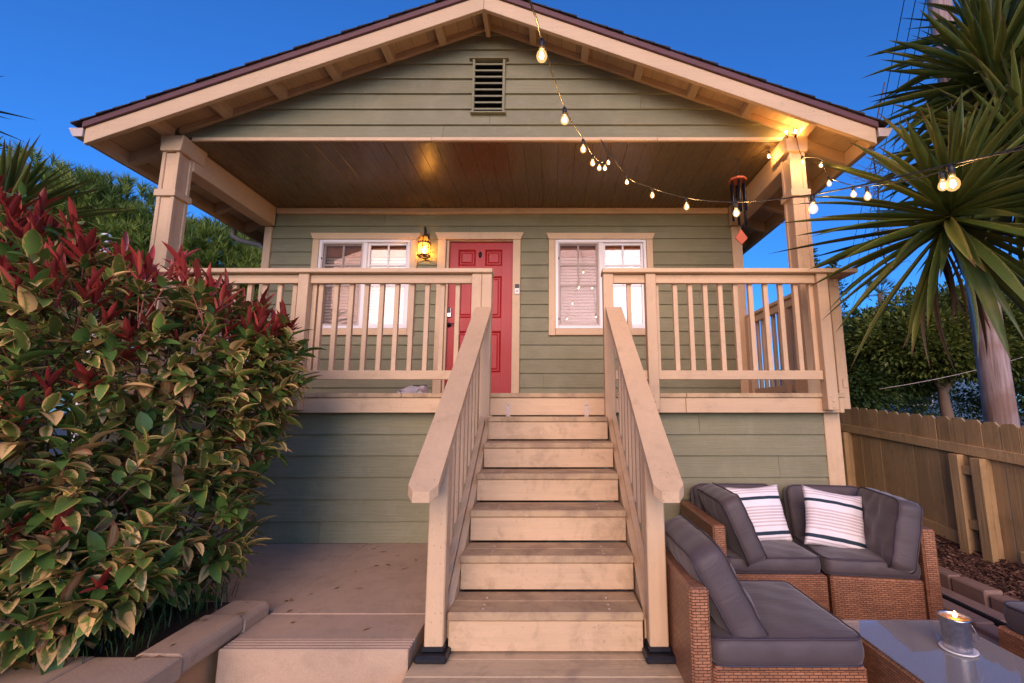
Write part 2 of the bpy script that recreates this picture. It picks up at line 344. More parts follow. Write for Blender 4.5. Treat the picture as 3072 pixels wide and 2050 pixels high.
def tubeverts(pts, rad, seg=8, cap=True):
    pts = [Vector(p) for p in pts]; n = len(pts)
    rr = rad if isinstance(rad, (list, tuple)) else [rad] * n
    vs, fs = [], []; up = Vector((0, 0, 1)); prev = None
    for i, p in enumerate(pts):
        d = (pts[min(i + 1, n - 1)] - pts[max(i - 1, 0)]).normalized()
        if prev is None:
            a = d.cross(up)
            if a.length < .05: a = d.cross(Vector((1, 0, 0)))
        else: a = prev - d * prev.dot(d)
        a.normalize(); prev = a; b = d.cross(a)
        for k in range(seg):
            t = 2 * math.pi * k / seg; vs.append(p + (a * math.cos(t) + b * math.sin(t)) * rr[i])
    for i in range(n - 1):
        for k in range(seg): fs.append((i * seg + k, i * seg + (k + 1) % seg, (i + 1) * seg + (k + 1) % seg, (i + 1) * seg + k))
    if cap: fs.append(tuple(range(seg - 1, -1, -1))); fs.append(tuple(range((n - 1) * seg, n * seg)))
    return vs, fs
def tube(name, pts, rad, mat, parent=None, seg=8):
    vs, fs = tubeverts(pts, rad, seg); return mk(name, vs, fs, mat, parent, True)
def lathe(name, prof, loc, mat, parent=None, seg=20, smooth=True, sx=1, sy=1):
    vs, fs = [], []
    for r, z in prof:
        for k in range(seg):
            t = 2 * math.pi * k / seg; vs.append(Vector((r * sx * math.cos(t), r * sy * math.sin(t), z)) + Vector(loc))
    for i in range(len(prof) - 1):
        for k in range(seg): fs.append((i * seg + k, i * seg + (k + 1) % seg, (i + 1) * seg + (k + 1) % seg, (i + 1) * seg + k))
    if prof[0][0] > 1e-5: fs.append(tuple(range(seg - 1, -1, -1)))
    if prof[-1][0] > 1e-5: fs.append(tuple(range((len(prof) - 1) * seg, len(prof) * seg)))
    return mk(name, vs, fs, mat, parent, smooth)
def inst(name, me, parent, loc, rot=None, scale=None):
    o = bpy.data.objects.new(name, me); link(o, parent, loc)
    if rot is not None:
        o.rotation_mode = 'QUATERNION'; o.rotation_quaternion = rot
    if scale: o.scale = (scale,) * 3 if isinstance(scale, (int, float)) else scale
    return o
def join_mesh(name, chunks, mats, parent=None, smooth=True, kind=None):
    """chunks: (verts, faces, uvs or None, rnd value, material index)"""
    vs, fs, uv, rn, mi = [], [], [], [], []
    for v, f, u, r, m in chunks:
        o = len(vs); vs += v; fs += [tuple(i + o for i in q) for q in f]
        uv += u if u else [(.5, .5)] * len(v); rn += [r] * len(v); mi += [m] * len(f)
    me = bpy.data.meshes.new(name); me.from_pydata([tuple(v) for v in vs], [], fs)
    setuv(me, uv); setrnd(me, rn)
    for m in mats: me.materials.append(M[m])
    me.polygons.foreach_set('material_index', mi)
    if smooth: me.polygons.foreach_set('use_smooth', [True] * len(fs))
    o = bpy.data.objects.new(name, me)
    base = W[parent.name] if parent else Vector((0, 0, 0))
    C.objects.link(o); W[o.name] = Vector((0, 0, 0))
    if parent: o.parent = parent; o.location = -base
    if kind: o['kind'] = kind
    return o

# ------------------------------------------------------------------ the setting: ground, patio, path
GZ_ = -1.34
g = mk('ground', [(-900, -900, GZ_ - .02), (900, -900, GZ_ - .02), (900, 900, GZ_ - .02), (-900, 900, GZ_ - .02)], [(0, 1, 2, 3)], 'ground'); tag(g, kind='structure')
p_ = prism('patio', [(-7, -5), (5, -5), (5, 2.4), (3.0, 2.4), (3.0, 3.93), (-1.45, 3.93), (-1.45, 1.8), (-7, 1.8)], 'z', GZ_ - .015, -1.32, 'paver'); tag(p_, kind='structure')
path = E('path'); tag(path, kind='structure')
# upper slab of the path beside the stairs, with the grooved step edge
box('slab', -1.50, -.56, 2.605, 3.925, -1.33, -1.06, 'path', path, .006)
box('slab', -6, -1.503, 2.66, 3.925, -1.33, -1.062, 'path', path, .006)
box('slab', -1.50, -.645, 2.335, 2.599, -1.33, -1.061, 'path', path, .003)
for k in range(4):
    y = 2.235 + k * .0245
    box('grooved_strip', -1.50, -.645, y, y + .0195, -1.33, -1.059, 'path', path, .005)
box('slab', -1.50, -.645, 2.238, 2.334, -1.33, -1.067, 'path', path, 0)

# ------------------------------------------------------------------ house
HX = -.65
house = E('house', (HX, 5.7, -1.33), label='green lap-sided bungalow with tan trim, gabled porch, red front door and front stairs', cat='house')
SL = .387
def zs(x, top): return top - SL * abs(x - HX)
def lap(x0, x1, z0, z1, Y, zb, zt, parent, x0t=None, x1t=None):
    """one lap board between z0..z1 of a course zb..zt; bottom sticks out"""
    def yf(z): return Y - .003 - .020 * (zt - z) / (zt - zb)
    x0t = x0 if x0t is None else x0t; x1t = x1 if x1t is None else x1t
    vs = [(x0, yf(z0), z0), (x1, yf(z0), z0), (x1, Y + .02, z0), (x0, Y + .02, z0), (x0t, yf(z1), z1), (x1t, yf(z1), z1), (x1t, Y + .02, z1), (x0t, Y + .02, z1)]
    return mk('siding_board', vs, [(3, 2, 1, 0), (4, 5, 6, 7), (0, 1, 5, 4), (1, 2, 6, 5), (2, 3, 7, 6), (3, 0, 4, 7)], 'green', parent)
def wall_courses(parent, Y, zedges, X0, X1, openings=(), joints={}):
    for i in range(len(zedges) - 1):
        zb, zt = zedges[i], zedges[i + 1]
        spans = [(X0, X1, zb, zt)]
        for (a, b, c, d) in openings:
            ns = []
            for (p, q, r, s) in spans:
                if b <= p or a >= q or d <= r or c >= s: ns.append((p, q, r, s)); continue
                if a > p: ns.append((p, a, r, s))
                if b < q: ns.append((b, q, r, s))
                if c > r: ns.append((max(a, p), min(b, q), r, c))
                if d < s: ns.append((max(a, p), min(b, q), d, s))
            spans = ns
        for (p, q, r, s) in spans:
            cuts = sorted([j for j in joints.get(i, []) if p + .05 < j < q - .05]); xs = [p] + cuts + [q]
            for a, b in zip(xs, xs[1:]): lap(a + (.0012 if a in cuts else 0), b - (.0012 if b in cuts else 0), r, s, Y, zb, zt, parent)
# --- porch back wall (Y 5.70)
pw = E('porch_wall', (HX, 5.7, .15), house)
zed = [.12, .295, .476, .655, .834, 1.010, 1.185, 1.358, 1.535, 1.708, 1.882, 2.058, 2.238, 2.412, 2.575]
OPN = [(-3.02, -1.835, 1.045, 2.215), (.05, 1.228, 1.045, 2.215), (-1.375, -.50, .1, 2.215)]
wall_courses(pw, 5.7, zed, -3.66, 2.35, OPN, {13: [-.15, -2.2], 12: [-1.1], 3: [1.6, -1.62], 7: [1.9], 9: [-3.3], 1: [-.1]})
box('ceiling_trim', -3.62, 2.32, 5.655, 5.7, 2.575, 2.655, 'tanx', pw)
box('corner_board', -3.755, -3.66, 5.66, 5.75, .15, 2.398, 'tanz', pw)
box('corner_board', 2.35, 2.482, 5.66, 5.75, .15, 2.398, 'tanz', pw)
box('back_panel', -3.7, -3.02, 5.725, 5.76, -.2, 2.65, 'room', pw, 0); box('back_panel', -1.835, -1.375, 5.725, 5.76, -.2, 2.65, 'room', pw, 0)
box('back_panel', -.50, .05, 5.725, 5.76, -.2, 2.65, 'room', pw, 0); box('back_panel', 1.228, 2.4, 5.725, 5.76, -.2, 2.65, 'room', pw, 0)
# --- side and rear walls
sw = E('side_wall', (HX, 8, 0), house)
box('wall_panel', 2.40, 2.47, 5.76, 12, -1.33, 2.62, 'green', sw, 0); box('wall_panel', -3.74, -3.67, 5.76, 12, -1.33, 2.62, 'green', sw, 0)
box('wall_panel', -3.66, 2.39, 11.93, 12, -1.33, 3.9, 'green', sw, 0)
# --- door
def header(parent, x0, x1, z0, z1, flare, Y0, Y1):
    prism('header_trim', [(x0 - .0, z0), (x1 + .0, z0), (x1 + flare, z1), (x0 - flare, z1)], 'y', Y0, Y1, 'tanx', parent, .003)
dt = E('door_frame', (-.94, 5.68, .15), house)
header(dt, -1.478, -.403, 2.218, 2.312, .04, 5.645, 5.70)
box('jamb_trim', -1.478, -1.373, 5.65, 5.70, .155, 2.216, 'tanz', dt); box('jamb_trim', -.502, -.403, 5.65, 5.70, .155, 2.216, 'tanz', dt)
box('stop', -1.371, -1.338, 5.69, 5.78, .155, 2.216, 'tanz', dt); box('stop', -.505, -.5025, 5.69, 5.78, .155, 2.216, 'tanz', dt, 0)
box('stop', -1.337, -.506, 5.69, 5.78, 2.205, 2.2165, 'tanx', dt, .002); box('threshold', -1.372, -.503, 5.64, 5.80, .151, .172, 'bronze', dt)
door = E('front_door', (-.92, 5.75, .17), house)
Yd = 5.735
SX = [-1.335, -1.224, -.995, -.874, -.648, -.508]; SZ = [.175, .488, 1.019, 1.188, 1.745, 1.884, 2.106, 2.203]
box('stile', SX[0], SX[1], Yd, Yd + .04, SZ[0], SZ[7], 'red', door, .001); box('stile', SX[2], SX[3], Yd, Yd + .04, SZ[1], SZ[6], 'red', door, .001); box('stile', SX[4], SX[5], Yd, Yd + .04, SZ[0], SZ[7], 'red', door, .001)
box('rail', SX[1], SX[4], Yd, Yd + .04, SZ[0], SZ[1], 'red', door, .001); box('rail', SX[1], SX[4], Yd, Yd + .04, SZ[6], SZ[7], 'red', door, .001)
for a, b in ((SX[1], SX[2]), (SX[3], SX[4])):
    box('rail', a, b, Yd, Yd + .04, SZ[2], SZ[3], 'red', door, .001); box('rail', a, b, Yd, Yd + .04, SZ[4], SZ[5], 'red', door, .001)
    for c, d in ((SZ[1], SZ[2]), (SZ[3], SZ[4]), (SZ[5], SZ[6])):
        rings = [(0, .0), (.008, .006), (.018, -.004), (.024, .014), (.036, .014), (.055, .004)]
        vs, fs = [], []
        for ins, dep in rings:
            vs += [(a + ins, Yd + dep, c + ins), (b - ins, Yd + dep, c + ins), (b - ins, Yd + dep, d - ins), (a + ins, Yd + dep, d - ins)]
        for i in range(len(rings) - 1): fs += [(i * 4 + k, i * 4 + (k + 1) % 4, i * 4 + 4 + (k + 1) % 4, i * 4 + 4 + k) for k in range(4)]
        n4 = (len(rings) - 1) * 4; fs.append((n4, n4 + 1, n4 + 2, n4 + 3)); mk('panel', vs, fs, 'red', door)
box('door_back', -1.33, -.51, Yd + .042, Yd + .06, .18, 2.20, 'room', door, 0)
o = lathe('door_plaque', [(0, -.006), (.034, -.005), (.036, .003), (.0, .008)], (0, 0, 0), 'black', door, 16)
o.rotation_euler = (R(90), 0, 0); o.scale = (.62, 1.15, 1); o.location = Vector((-.938, Yd - .005, 2.035)) - W[door.name]
db = box('deadbolt', -1.362 + .012, -1.298 + .012, Yd - .022, Yd - .001, 1.195, 1.325, 'nickel', door, .012)
box('keypad', -1.337, -1.299, Yd - .03, Yd - .0225, 1.25, 1.315, 'black', db, .006)
o = lathe('rosette', [(0, 0), (.034, .002), (.03, .014), (.012, .02), (.012, .045)], (0, 0, 0), 'black', door, 18)
o.rotation_euler = (R(90), 0, 0); o.location = Vector((-1.318, Yd - .022, 1.097)) - W[door.name]
tube('lever', [(-1.318, Yd - .045, 1.097), (-1.28, Yd - .05, 1.103), (-1.23, Yd - .045, 1.105)], [.009, .008, .006], 'black', door)
# --- windows
def window(x0, x1, head, left_screen=True):
    wn = E('window', ((x0 + x1) / 2, 5.68, 1.04), house)
    z0, z1 = 1.04, 2.217
    header(wn, x0 - .085, x1 + .085, z1 + .003, 2.303, .037, 5.645, 5.70)
    box('side_trim', x0 - .085, x0 - .003, 5.65, 5.70, .95, z1, 'tanz', wn); box('side_trim', x1 + .003, x1 + .085, 5.65, 5.70, .95, z1, 'tanz', wn)
    box('sill_trim', x0, x1, 5.652, 5.70, .953, z0 - .003, 'tanx', wn)
    fr = E('frame', ((x0 + x1) / 2, 5.68, 1.04), wn)
    xm = (x0 + x1) / 2
    for a, b, c, d in ((x0, x0 + .036, z0, z1), (x1 - .036, x1, z0, z1), (x0 + .0365, x1 - .0365, z0, z0 + .036), (x0 + .0365, x1 - .0365, z1 - .036, z1)):
        box('frame_bar', a, b, 5.662, 5.75, c, d, 'white', fr, .003)
    box('frame_bar', xm - .03, xm + .03, 5.672, 5.74, z0 + .037, z1 - .037, 'white', fr, .003)
    for (a, b) in ((x0 + .037, xm - .031), (xm + .031, x1 - .037)):
        for q in ((a, a + .03, z0 + .037, z1 - .037), (b - .03, b, z0 + .037, z1 - .037), (a + .0305, b - .0305, z0 + .037, z0 + .067), (a + .0305, b - .0305, z1 - .067, z1 - .037)):
            box('sash_bar', q[0], q[1], 5.695, 5.735, q[2], q[3], 'white', fr, .003)
        mx = (a + b) / 2
        box('muntin', mx - .011, mx + .011, 5.703, 5.7125, 1.617, z1 - .068, 'white', fr, .002)
        for (m0, m1) in ((a + .031, mx - .0115), (mx + .0115, b - .031)):
            box('muntin', m0, m1, 5.703, 5.7125, 1.872, 1.894, 'white', fr, .002)
        box('muntin', a + .031, b - .031, 5.7033, 5.7128, 1.60, 1.6165, 'white', fr, .002)
        box('pane', a + .03, b - .03, 5.714, 5.718, z0 + .067, z1 - .067, 'glass', wn, 0)
    if left_screen:
        a, b = x0 + .036, xm - .02
        for q in ((a, a + .018, z0 + .036, z1 - .036), (b - .018, b, z0 + .036, z1 - .036), (a + .0185, b - .0185, z0 + .036, z0 + .054), (a + .0185, b - .0185, z1 - .054, z1 - .036)):
            box('screen_frame', q[0], q[1], 5.667, 5.676, q[2], q[3], 'gutter', fr, .002)
        box('insect_screen', a + .018, b - .018, 5.6695, 5.6705, z0 + .054, z1 - .054, 'screen', wn, 0)
        for zz in (1.15, 1.95): box('clip', a + .002, a + .014, 5.655, 5.6665, zz, zz + .025, 'black', fr, .002)
    bl = E('blind', ((x0 + x1) / 2, 5.8, 1.04), wn)
    box('valance', x0 + .03, x1 - .03, 5.765, 5.80, z1 - .20, z1 - .01, 'valance', bl)
    zz = z1 - .215
    while zz > z0 + .02:
        o = box('slat', x0 + .035, x1 - .035, 5.775, 5.825, zz - .0012, zz + .0012, 'blind', bl, 0); o.rotation_euler = (R(60), 0, 0); zz -= .0415
    box('room_box', x0 + .01, x1 - .01, 6.4, 6.45, z0 - .3, z1 + .1, 'room', wn, 0)
    for q in ((x0 - .02, x0 + .005), (x1 - .005, x1 + .02)): box('room_side', q[0], q[1], 5.76, 6.4, z0 - .3, z1 + .1, 'room', wn, 0)
    box('room_floor', x0, x1, 5.765, 6.4, z0 - .03, z0 - .001, 'room', wn, 0); box('room_ceiling', x0, x1, 5.765, 6.4, z1 + .001, z1 + .03, 'room', wn, 0)
    return wn
window(-3.023, -1.834, 2.3); window(.048, 1.229, 2.3)
# --- ceiling planks
ce = E('porch_ceiling', (HX, 4.9, 2.66), house)
x = -3.62; k = 0
while x < 2.318:
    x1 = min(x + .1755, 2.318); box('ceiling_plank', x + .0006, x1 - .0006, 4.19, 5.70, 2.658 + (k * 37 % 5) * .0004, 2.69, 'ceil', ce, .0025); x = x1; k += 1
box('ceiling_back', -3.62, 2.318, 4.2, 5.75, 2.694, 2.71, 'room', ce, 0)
# --- gable wall (Y 4.20)
gw = E('gable_wall', (HX, 4.2, 2.66), house)
FT = 3.975   # sheathing underside at ridge, measured vertically
ged = [2.70, 2.845, 3.019, 3.191, 3.359, 3.526, 3.691, 3.86, 3.975]
VX0, VX1, VZ0, VZ1 = -.805, -.472, 2.975, 3.556
jo = {0: [-1.089], 1: [-.622], 6: [-.789], 2: [-2.0, .9], 3: [1.3], 4: [-1.9]}
for i in range(len(ged) - 1):
    zb, zt = ged[i], ged[i + 1]; hw = (FT - zb) / SL; hwt = (FT - zt) / SL
    xl, xr, xlt, xrt = HX - hw, HX + hw, HX - hwt, HX + hwt
    lim = 3.09
    xl, xlt = max(xl, HX - lim), max(xlt, HX - lim); xr, xrt = min(xr, HX + lim), min(xrt, HX + lim)
    if hwt < .01: xlt, xrt = HX - .004, HX + .004
    pieces = []
    if zt > VZ0 and zb < VZ1:
        if VZ0 > zb: pieces.append((VX0, VX1, zb, VZ0, None, None))
        if VZ1 < zt: pieces.append((VX0, VX1, VZ1, zt, None, None))
        pieces += [(xl, VX0, zb, zt, xlt, None), (VX1, xr, zb, zt, None, xrt)]
    else: pieces.append((xl, xr, zb, zt, xlt, xrt))
    for (a, b, c, d, at_, bt_) in pieces:
        cuts = [j for j in jo.get(i, []) if a + .1 < j < b - .1]; xs = [a] + cuts + [b]
        for q in range(len(xs) - 1):
            lap(xs[q] + (.0012 if q else 0), xs[q + 1] - (.0012 if q < len(xs) - 2 else 0), c, d, 4.2, zb, zt, gw, at_ if q == 0 else None, bt_ if q == len(xs) - 2 else None)
box('bottom_trim', -3.58, -1.198, 4.165, 4.215, 2.662, 2.699, 'tanx', gw); box('bottom_trim', -1.196, 1.05, 4.160, 4.215, 2.660, 2.698, 'tanx', gw); box('bottom_trim', 1.052, 2.30, 4.164, 4.215, 2.662, 2.699, 'tanx', gw)
mk('gable_back', [(HX - 3.08, 4.26, 2.70), (HX + 3.08, 4.26, 2.70), (HX + 3.08, 4.26, 2.78), (HX, 4.26, 3.97), (HX - 3.08, 4.26, 2.78)], [(0, 1, 2, 3, 4)], 'room', gw)
gv = E('gable_vent', (-.64, 4.17, 2.97), house)
box('vent_bar', VX0, VX0 + .026, 4.15, 4.205, 2.972, 3.556, 'green', gv, .003); box('vent_bar', VX1 - .026, VX1, 4.15, 4.205, 2.972, 3.556, 'green', gv, .003)
box('vent_bar', VX0 - .012, VX1 + .012, 4.145, 4.205, 2.955, 2.9715, 'green', gv, .003); box('vent_cap', VX0 - .035, VX1 + .035, 4.135, 4.205, 3.5565, 3.566, 'green', gv, .002)
for k in range(8):
    zc = 3.008 + k * .0715
    prism('louvre', [(4.152, zc - .018), (4.155, zc - .018 + .02), (4.215, zc + .035), (4.215, zc + .026)], 'x', VX0 + .027, VX1 - .027, 'green', gv)
box('vent_back', VX0 + .001, VX1 - .001, 4.23, 4.24, 2.98, 3.55, 'black', gv, 0)
# --- roof
roof = E('roof', (HX, 8, 3.97), house)
YB0, YB1, YE = 3.82, 3.862, 12.4
for s in (-1, 1):
    def X(d): return HX + s * d
    # sheathing planks, running back along the ridge
    d = .004; k = 0; D1 = 3.60
    while d < D1 - .01:
        d1 = min(d + .150, D1); a, b = d + .0018, d1 - .0018; th = .022; lift = (k * 29 % 7) * .0006
        poly = [(X(a), FT + lift - SL * a), (X(b), FT + lift - SL * b), (X(b), FT + th - SL * b), (X(a), FT + th - SL * a)]
        prism('roof_plank', poly, 'y', YB1 + .0005, YE, 'soffit', roof); d = d1; k += 1
    # barge board, brown edge trim
    prism('barge_board', [(X(.0015), 3.809), (X(3.615), 3.809 - SL * 3.615), (X(3.615), 3.962 - SL * 3.615), (X(.0015), 3.962)], 'y', YB0, YB1, 'barge', roof, .003)
    prism('edge_trim', [(X(.001), 3.9635), (X(3.63), 3.9635 - SL * 3.63), (X(3.63), 4.022 - SL * 3.63), (X(.001), 4.022)], 'y', YB0 - .022, YB1 - .003, 'brown', roof, .002)
    # frieze on the gable
    prism('frieze', [(X(.001), 3.913), (X(3.05), 3.913 - SL * 3.05), (X(3.05), FT - .001 - SL * 3.05), (X(.001), FT - .001)], 'y', 4.150, 4.186, 'soffit', roof, .002)
    # lookout blocks
    for d in (.46, .98, 1.51, 2.04, 2.57, 3.12):
        if d > 3.0: pass
        a, b = d - .035, d + .035
        prism('lookout', [(X(a), FT - .09 - SL * a), (X(b), FT - .09 - SL * b), (X(b), FT - .001 - SL * b), (X(a), FT - .001 - SL * a)], 'y', YB1 + .001, 4.149, 'soffit', roof, .003)
    # eave fascia, rafter tails, gutter
    fx0, fx1 = sorted((X(3.602), X(3.64)))
    box('eave_fascia', fx0, fx1, YB1 + .001, YE, 2.435, 2.585, 'soffit', roof, .003)
    y = 4.28
    while y < 12.2:
        a, b = 3.19, 3.601
        prism('rafter_tail', [(X(a), FT - .135 - SL * a), (X(b), FT - .12 - SL * b), (X(b), FT - .001 - SL * b), (X(a), FT - .001 - SL * a)], 'y', y - .035, y + .035, 'soffit', roof, .003); y += .58
    g0 = 3.642
    prism('gutter', [(X(g0), 2.487), (X(g0 + .085), 2.487), (X(g0 + .105), 2.515), (X(g0 + .125), 2.555), (X(g0 + .138), 2.565), (X(g0 + .128), 2.572), (X(g0), 2.572)], 'y', YB0 + .004, YE, 'gutter', roof, .002)
    # shingle courses
    d = 0.0; k = 0
    while d < 3.68:
        d1 = min(d + .145, 3.70); th = .018
        poly = [(X(d), 4.0245 - SL * d), (X(d1 + .02), 4.0245 - SL * (d1 + .02)), (X(d1 + .02), 4.0245 + th - SL * (d1 + .02)), (X(d), 4.0245 + .004 - SL * d)]
        prism('shingle_course', poly, 'y', YB0 - .035 - (k % 3) * .004, YE + .02, 'shingle', roof); d = d1; k += 1
prism('ridge_beam', [(HX - .022, 3.80), (HX + .022, 3.80), (HX + .022, 3.955), (HX - .022, 3.955)], 'y', YB1 + .001, 4.149, 'soffit', roof, .003)
prism('ridge_cap', [(HX - .12, 4.0), (HX, 4.05), (HX + .12, 4.0), (HX + .12, 4.02), (HX, 4.07), (HX - .12, 4.02)], 'y', YB0 - .045, YE + .02, 'shingle', roof)
# --- porch side beams
for a, b in ((-3.80, -3.622), (2.322, 2.482)):
    box('porch_beam', a, b, 4.285, 5.655, 2.40, 2.655, 'tany', house, .005)
    box('porch_beam', a, b, 5.76, 11.9, 2.45, 2.655, 'tany', house, .005)
# --- columns
for a, b in ((-3.80, -3.632), (2.318, 2.47)):
    co = E('porch_column', ((a + b) / 2, 4.2, .15), house)
    box('shaft', a + .012, b - .012, 4.125, 4.275, .153, 2.505, 'tanz', co, .003)
    wv = .035
    for q0, q1 in ((a, a + wv), (b - wv, b)):
        for y0, y1 in ((4.112, 4.112 + wv), (4.288 - wv, 4.288)):
            box('corner_batten', q0, q1, y0, y1, .17, 2.045, 'tanz', co, .003); box('corner_batten', q0, q1, y0, y1, 2.118, 2.52, 'tanz', co, .003)
    box('band', a - .018, b + .018, 4.095, 4.305, 2.048, 2.115, 'tanx', co, .003)
    prism('cap_block', [(a - .005, 2.508), (b + .025, 2.508), (b + .045, 2.668), (a - .015, 2.668)] if a < 0 else [(a - .035, 2.503), (b + .018, 2.503), (b + .03, 2.660), (a - .042, 2.660)], 'y', 4.085, 4.40, 'tanx', co, .004)
    box('base', a - .02, b + .02, 4.095, 4.305, .152, .29, 'tanx', co, .003)
def bolts(parent, x, y, zl):
    for zz in zl:
        o = lathe('bolt_head', [(.011, 0), (.011, .004), (.006, .008), (0, .009)], (0, 0, 0), 'tanz', parent, 10); o.rotation_euler = (R(90), 0, 0); o.location = Vector((x, y, zz)) - W[parent.name]
# --- deck
DZ = .152
dk = E('deck', (HX, 4.7, .15), house)
y = 3.80; k = 0
while y < 5.63:
    for a, b in ((-3.95, -1.25 - (k % 2) * .4), (-1.247 - (k % 2) * .4, 1.12 + (k % 3) * .1), (1.123 + (k % 3) * .1, 2.44)):
        box('deck_board', a, b, y, y + .137, DZ - .037, DZ, 'tread', dk, .005)
    y += .1415; k += 1
for a, b in ((-3.9, -.53), (.50, 1.115), (1.118, 2.39)): box('rim_board', a, b, 3.815, 3.853, -.010, DZ - .039, 'tanx', dk, .004)
box('rim_board', -.527, .497, 3.818, 3.853, -.030, DZ - .039, 'tanx', dk, .004)
box('rim_board', 2.392, 2.43, 3.815, 5.74, -.010, DZ - .039, 'tany', dk, .004); box('rim_board', -3.94, -3.902, 3.815, 5.74, -.010, DZ - .039, 'tany', dk, .004)
for xx in (-.36, .29):
    br = box('bracket', xx - .017, xx + .017, 3.8135, 3.8175, -.05, .075, 'gutter', dk, .001)
    bolts(br, xx, 3.8133, (.055, -.03))
# --- skirt wall
sk = E('skirt_wall', (HX, 3.93, -1.06), house)
wall_courses(sk, 3.93, [-1.41, -1.232, -1.058, -.888, -.716, -.537, -.363, -.188, -.012], -3.85, 2.305, (), {7: [-.98, 1.25], 6: [-2.2], 5: [-.93, 1.9], 4: [.9], 3: [-.9, -2.6], 2: [2.0, -1.9], 1: [1.0]})
box('corner_board', 2.305, 2.44, 3.905, 3.975, -1.325, -.012, 'tanz', sk, .004); box('side_panel', 2.37, 2.43, 3.98, 5.75, -1.33, -.012, 'green', sk, 0)
box('corner_board', -3.90, -3.852, 3.905, 3.975, -1.325, -.012, 'tanz', sk, .004); box('side_panel', -3.89, -3.85, 3.98, 5.75, -1.33, -.012, 'green', sk, 0)
# --- porch railing
def railpart(parent, x0, x1, first, n, step):
    box('top_rail', x0, x1, 3.758, 3.796, 1.082, 1.158, 'tanx', parent, .003); box('bottom_rail', x0, x1, 3.758, 3.796, .262, .337, 'tanx', parent, .003)
    for k in range(n):
        xb = first + k * step
        if x0 + .005 < xb and xb + .038 < x1 + .02: box('baluster', xb, xb + .038, 3.7965, 3.834, .27, 1.150, 'tanz', parent, .002)
def posts(parent, xs, low=True):
    for (a, b) in xs:
        p = box('post', a, b, 3.728, 3.814, .012 if low else .155, 1.1595, 'tanz', parent, .004)
        if low: bolts(p, (a + b) / 2, 3.7275, (.035, .085)); bolts(p, (a + b) / 2 - .018, 3.7275, (.125,))
rl = E('porch_railing', (-2, 3.78, .15), house)
posts(rl, [(-2.145, -2.058), (-.676, -.593), (-3.80, -3.71)])
box('newel', -.591, -.507, 3.728, 3.814, -.12, 1.1595, 'tanz', rl, .004)
railpart(rl, -2.056, -.678, -2.0, 11, .1305); box('baluster', -2.055, -2.017, 3.7965, 3.834, .27, 1.15, 'tanz', rl, .002)
railpart(rl, -3.708, -2.147, -3.66, 12, .1305)
box('rail_cap', -3.99, -.500, 3.70, 3.852, 1.1605, 1.198, 'tanx', rl, .005); box('rail_cap', -3.99, -3.84, 3.853, 5.66, 1.1605, 1.198, 'tany', rl, .005)
def siderail(parent, X0):
    box('top_rail', X0, X0 + .038, 3.87, 5.655, 1.082, 1.158, 'tany', parent, .003); box('bottom_rail', X0, X0 + .038, 3.87, 5.655, .20, .275, 'tany', parent, .003)
    for k in range(12): box('baluster', X0 + (.039 if X0 > 0 else -.039), X0 + (.077 if X0 > 0 else -.001), 4.02 + k * .133, 4.058 + k * .133, .15, 1.15, 'tanz', parent, .002)
siderail(rl, -3.93)
rr = E('porch_railing', (1.5, 3.78, .15), house)
box('newel', .436, .522, 3.728, 3.814, -.12, 1.1595, 'tanz', rr, .004)
posts(rr, [(.796, .882), (2.246, 2.336)])
railpart(rr, .524, .794, .645, 1, .13); railpart(rr, .884, 2.244, 1.041, 10, .1297); box('baluster', .885, .918, 3.7965, 3.834, .27, 1.15, 'tanz', rr, .002)
box('rail_cap', .428, 2.585, 3.70, 3.852, 1.1605, 1.198, 'tanx', rr, .005); box('rail_cap', 2.445, 2.585, 3.853, 5.66, 1.1605, 1.198, 'tany', rr, .005)
siderail(rr, 2.475)
for y in (3.88, 5.56): box('post', 2.441, 2.527, y, y + .09 - .004, .02, 1.1595, 'tanz', rr, .004)
box('post', 2.441, 2.527, 4.7, 4.785, .02, 1.08, 'tanz', rr, .004)
# --- stairs
st = E('stairs', (-.02, 3, -1.137), house)
RISE, RUN = .1825, .25
for k in range(6):
    zt = -.952 + RISE * k; y0 = 2.35 + RUN * k; j = ((k * 7) % 5 - 2) * .002
    box('tread', -.496 + j, .446 + j, y0, y0 + .136, zt - .040, zt, 'tread', st, .007); box('tread', -.496 + j, .446 + j, y0 + .140, y0 + .268, zt - .040, zt - .001, 'tread', st, .007)
    zb = (-1.137 if k == 0 else zt - RISE) + .009
    box('riser', -.490 + j, .441 + j, y0 + .012, y0 + .035, zb, zt - .0415, 'riser', st, .003)
    for xx in (-.33, .285):
        for yy in (.045, .095, .18):
            lathe('screw_head', [(.007, zt - .001), (.006, zt + .0012), (0, zt + .0015)], (xx + j, y0 + yy, 0), 'gutter', st, 8)
for xa in (-.53, .452):   # stringers outside the treads
    prism('stringer', [(2.40, -1.137), (2.75, -1.137), (3.85, -.36), (3.85, -.03), (3.78, -.03), (2.40, -1.0)], 'x', xa, xa + .036, 'tanz', st)
    prism('stair_back', [(2.56, -1.13), (3.82, -.22), (3.82, -.26), (2.62, -1.13)], 'x', xa + .036, xa + .5, 'room', st) if xa < 0 else None
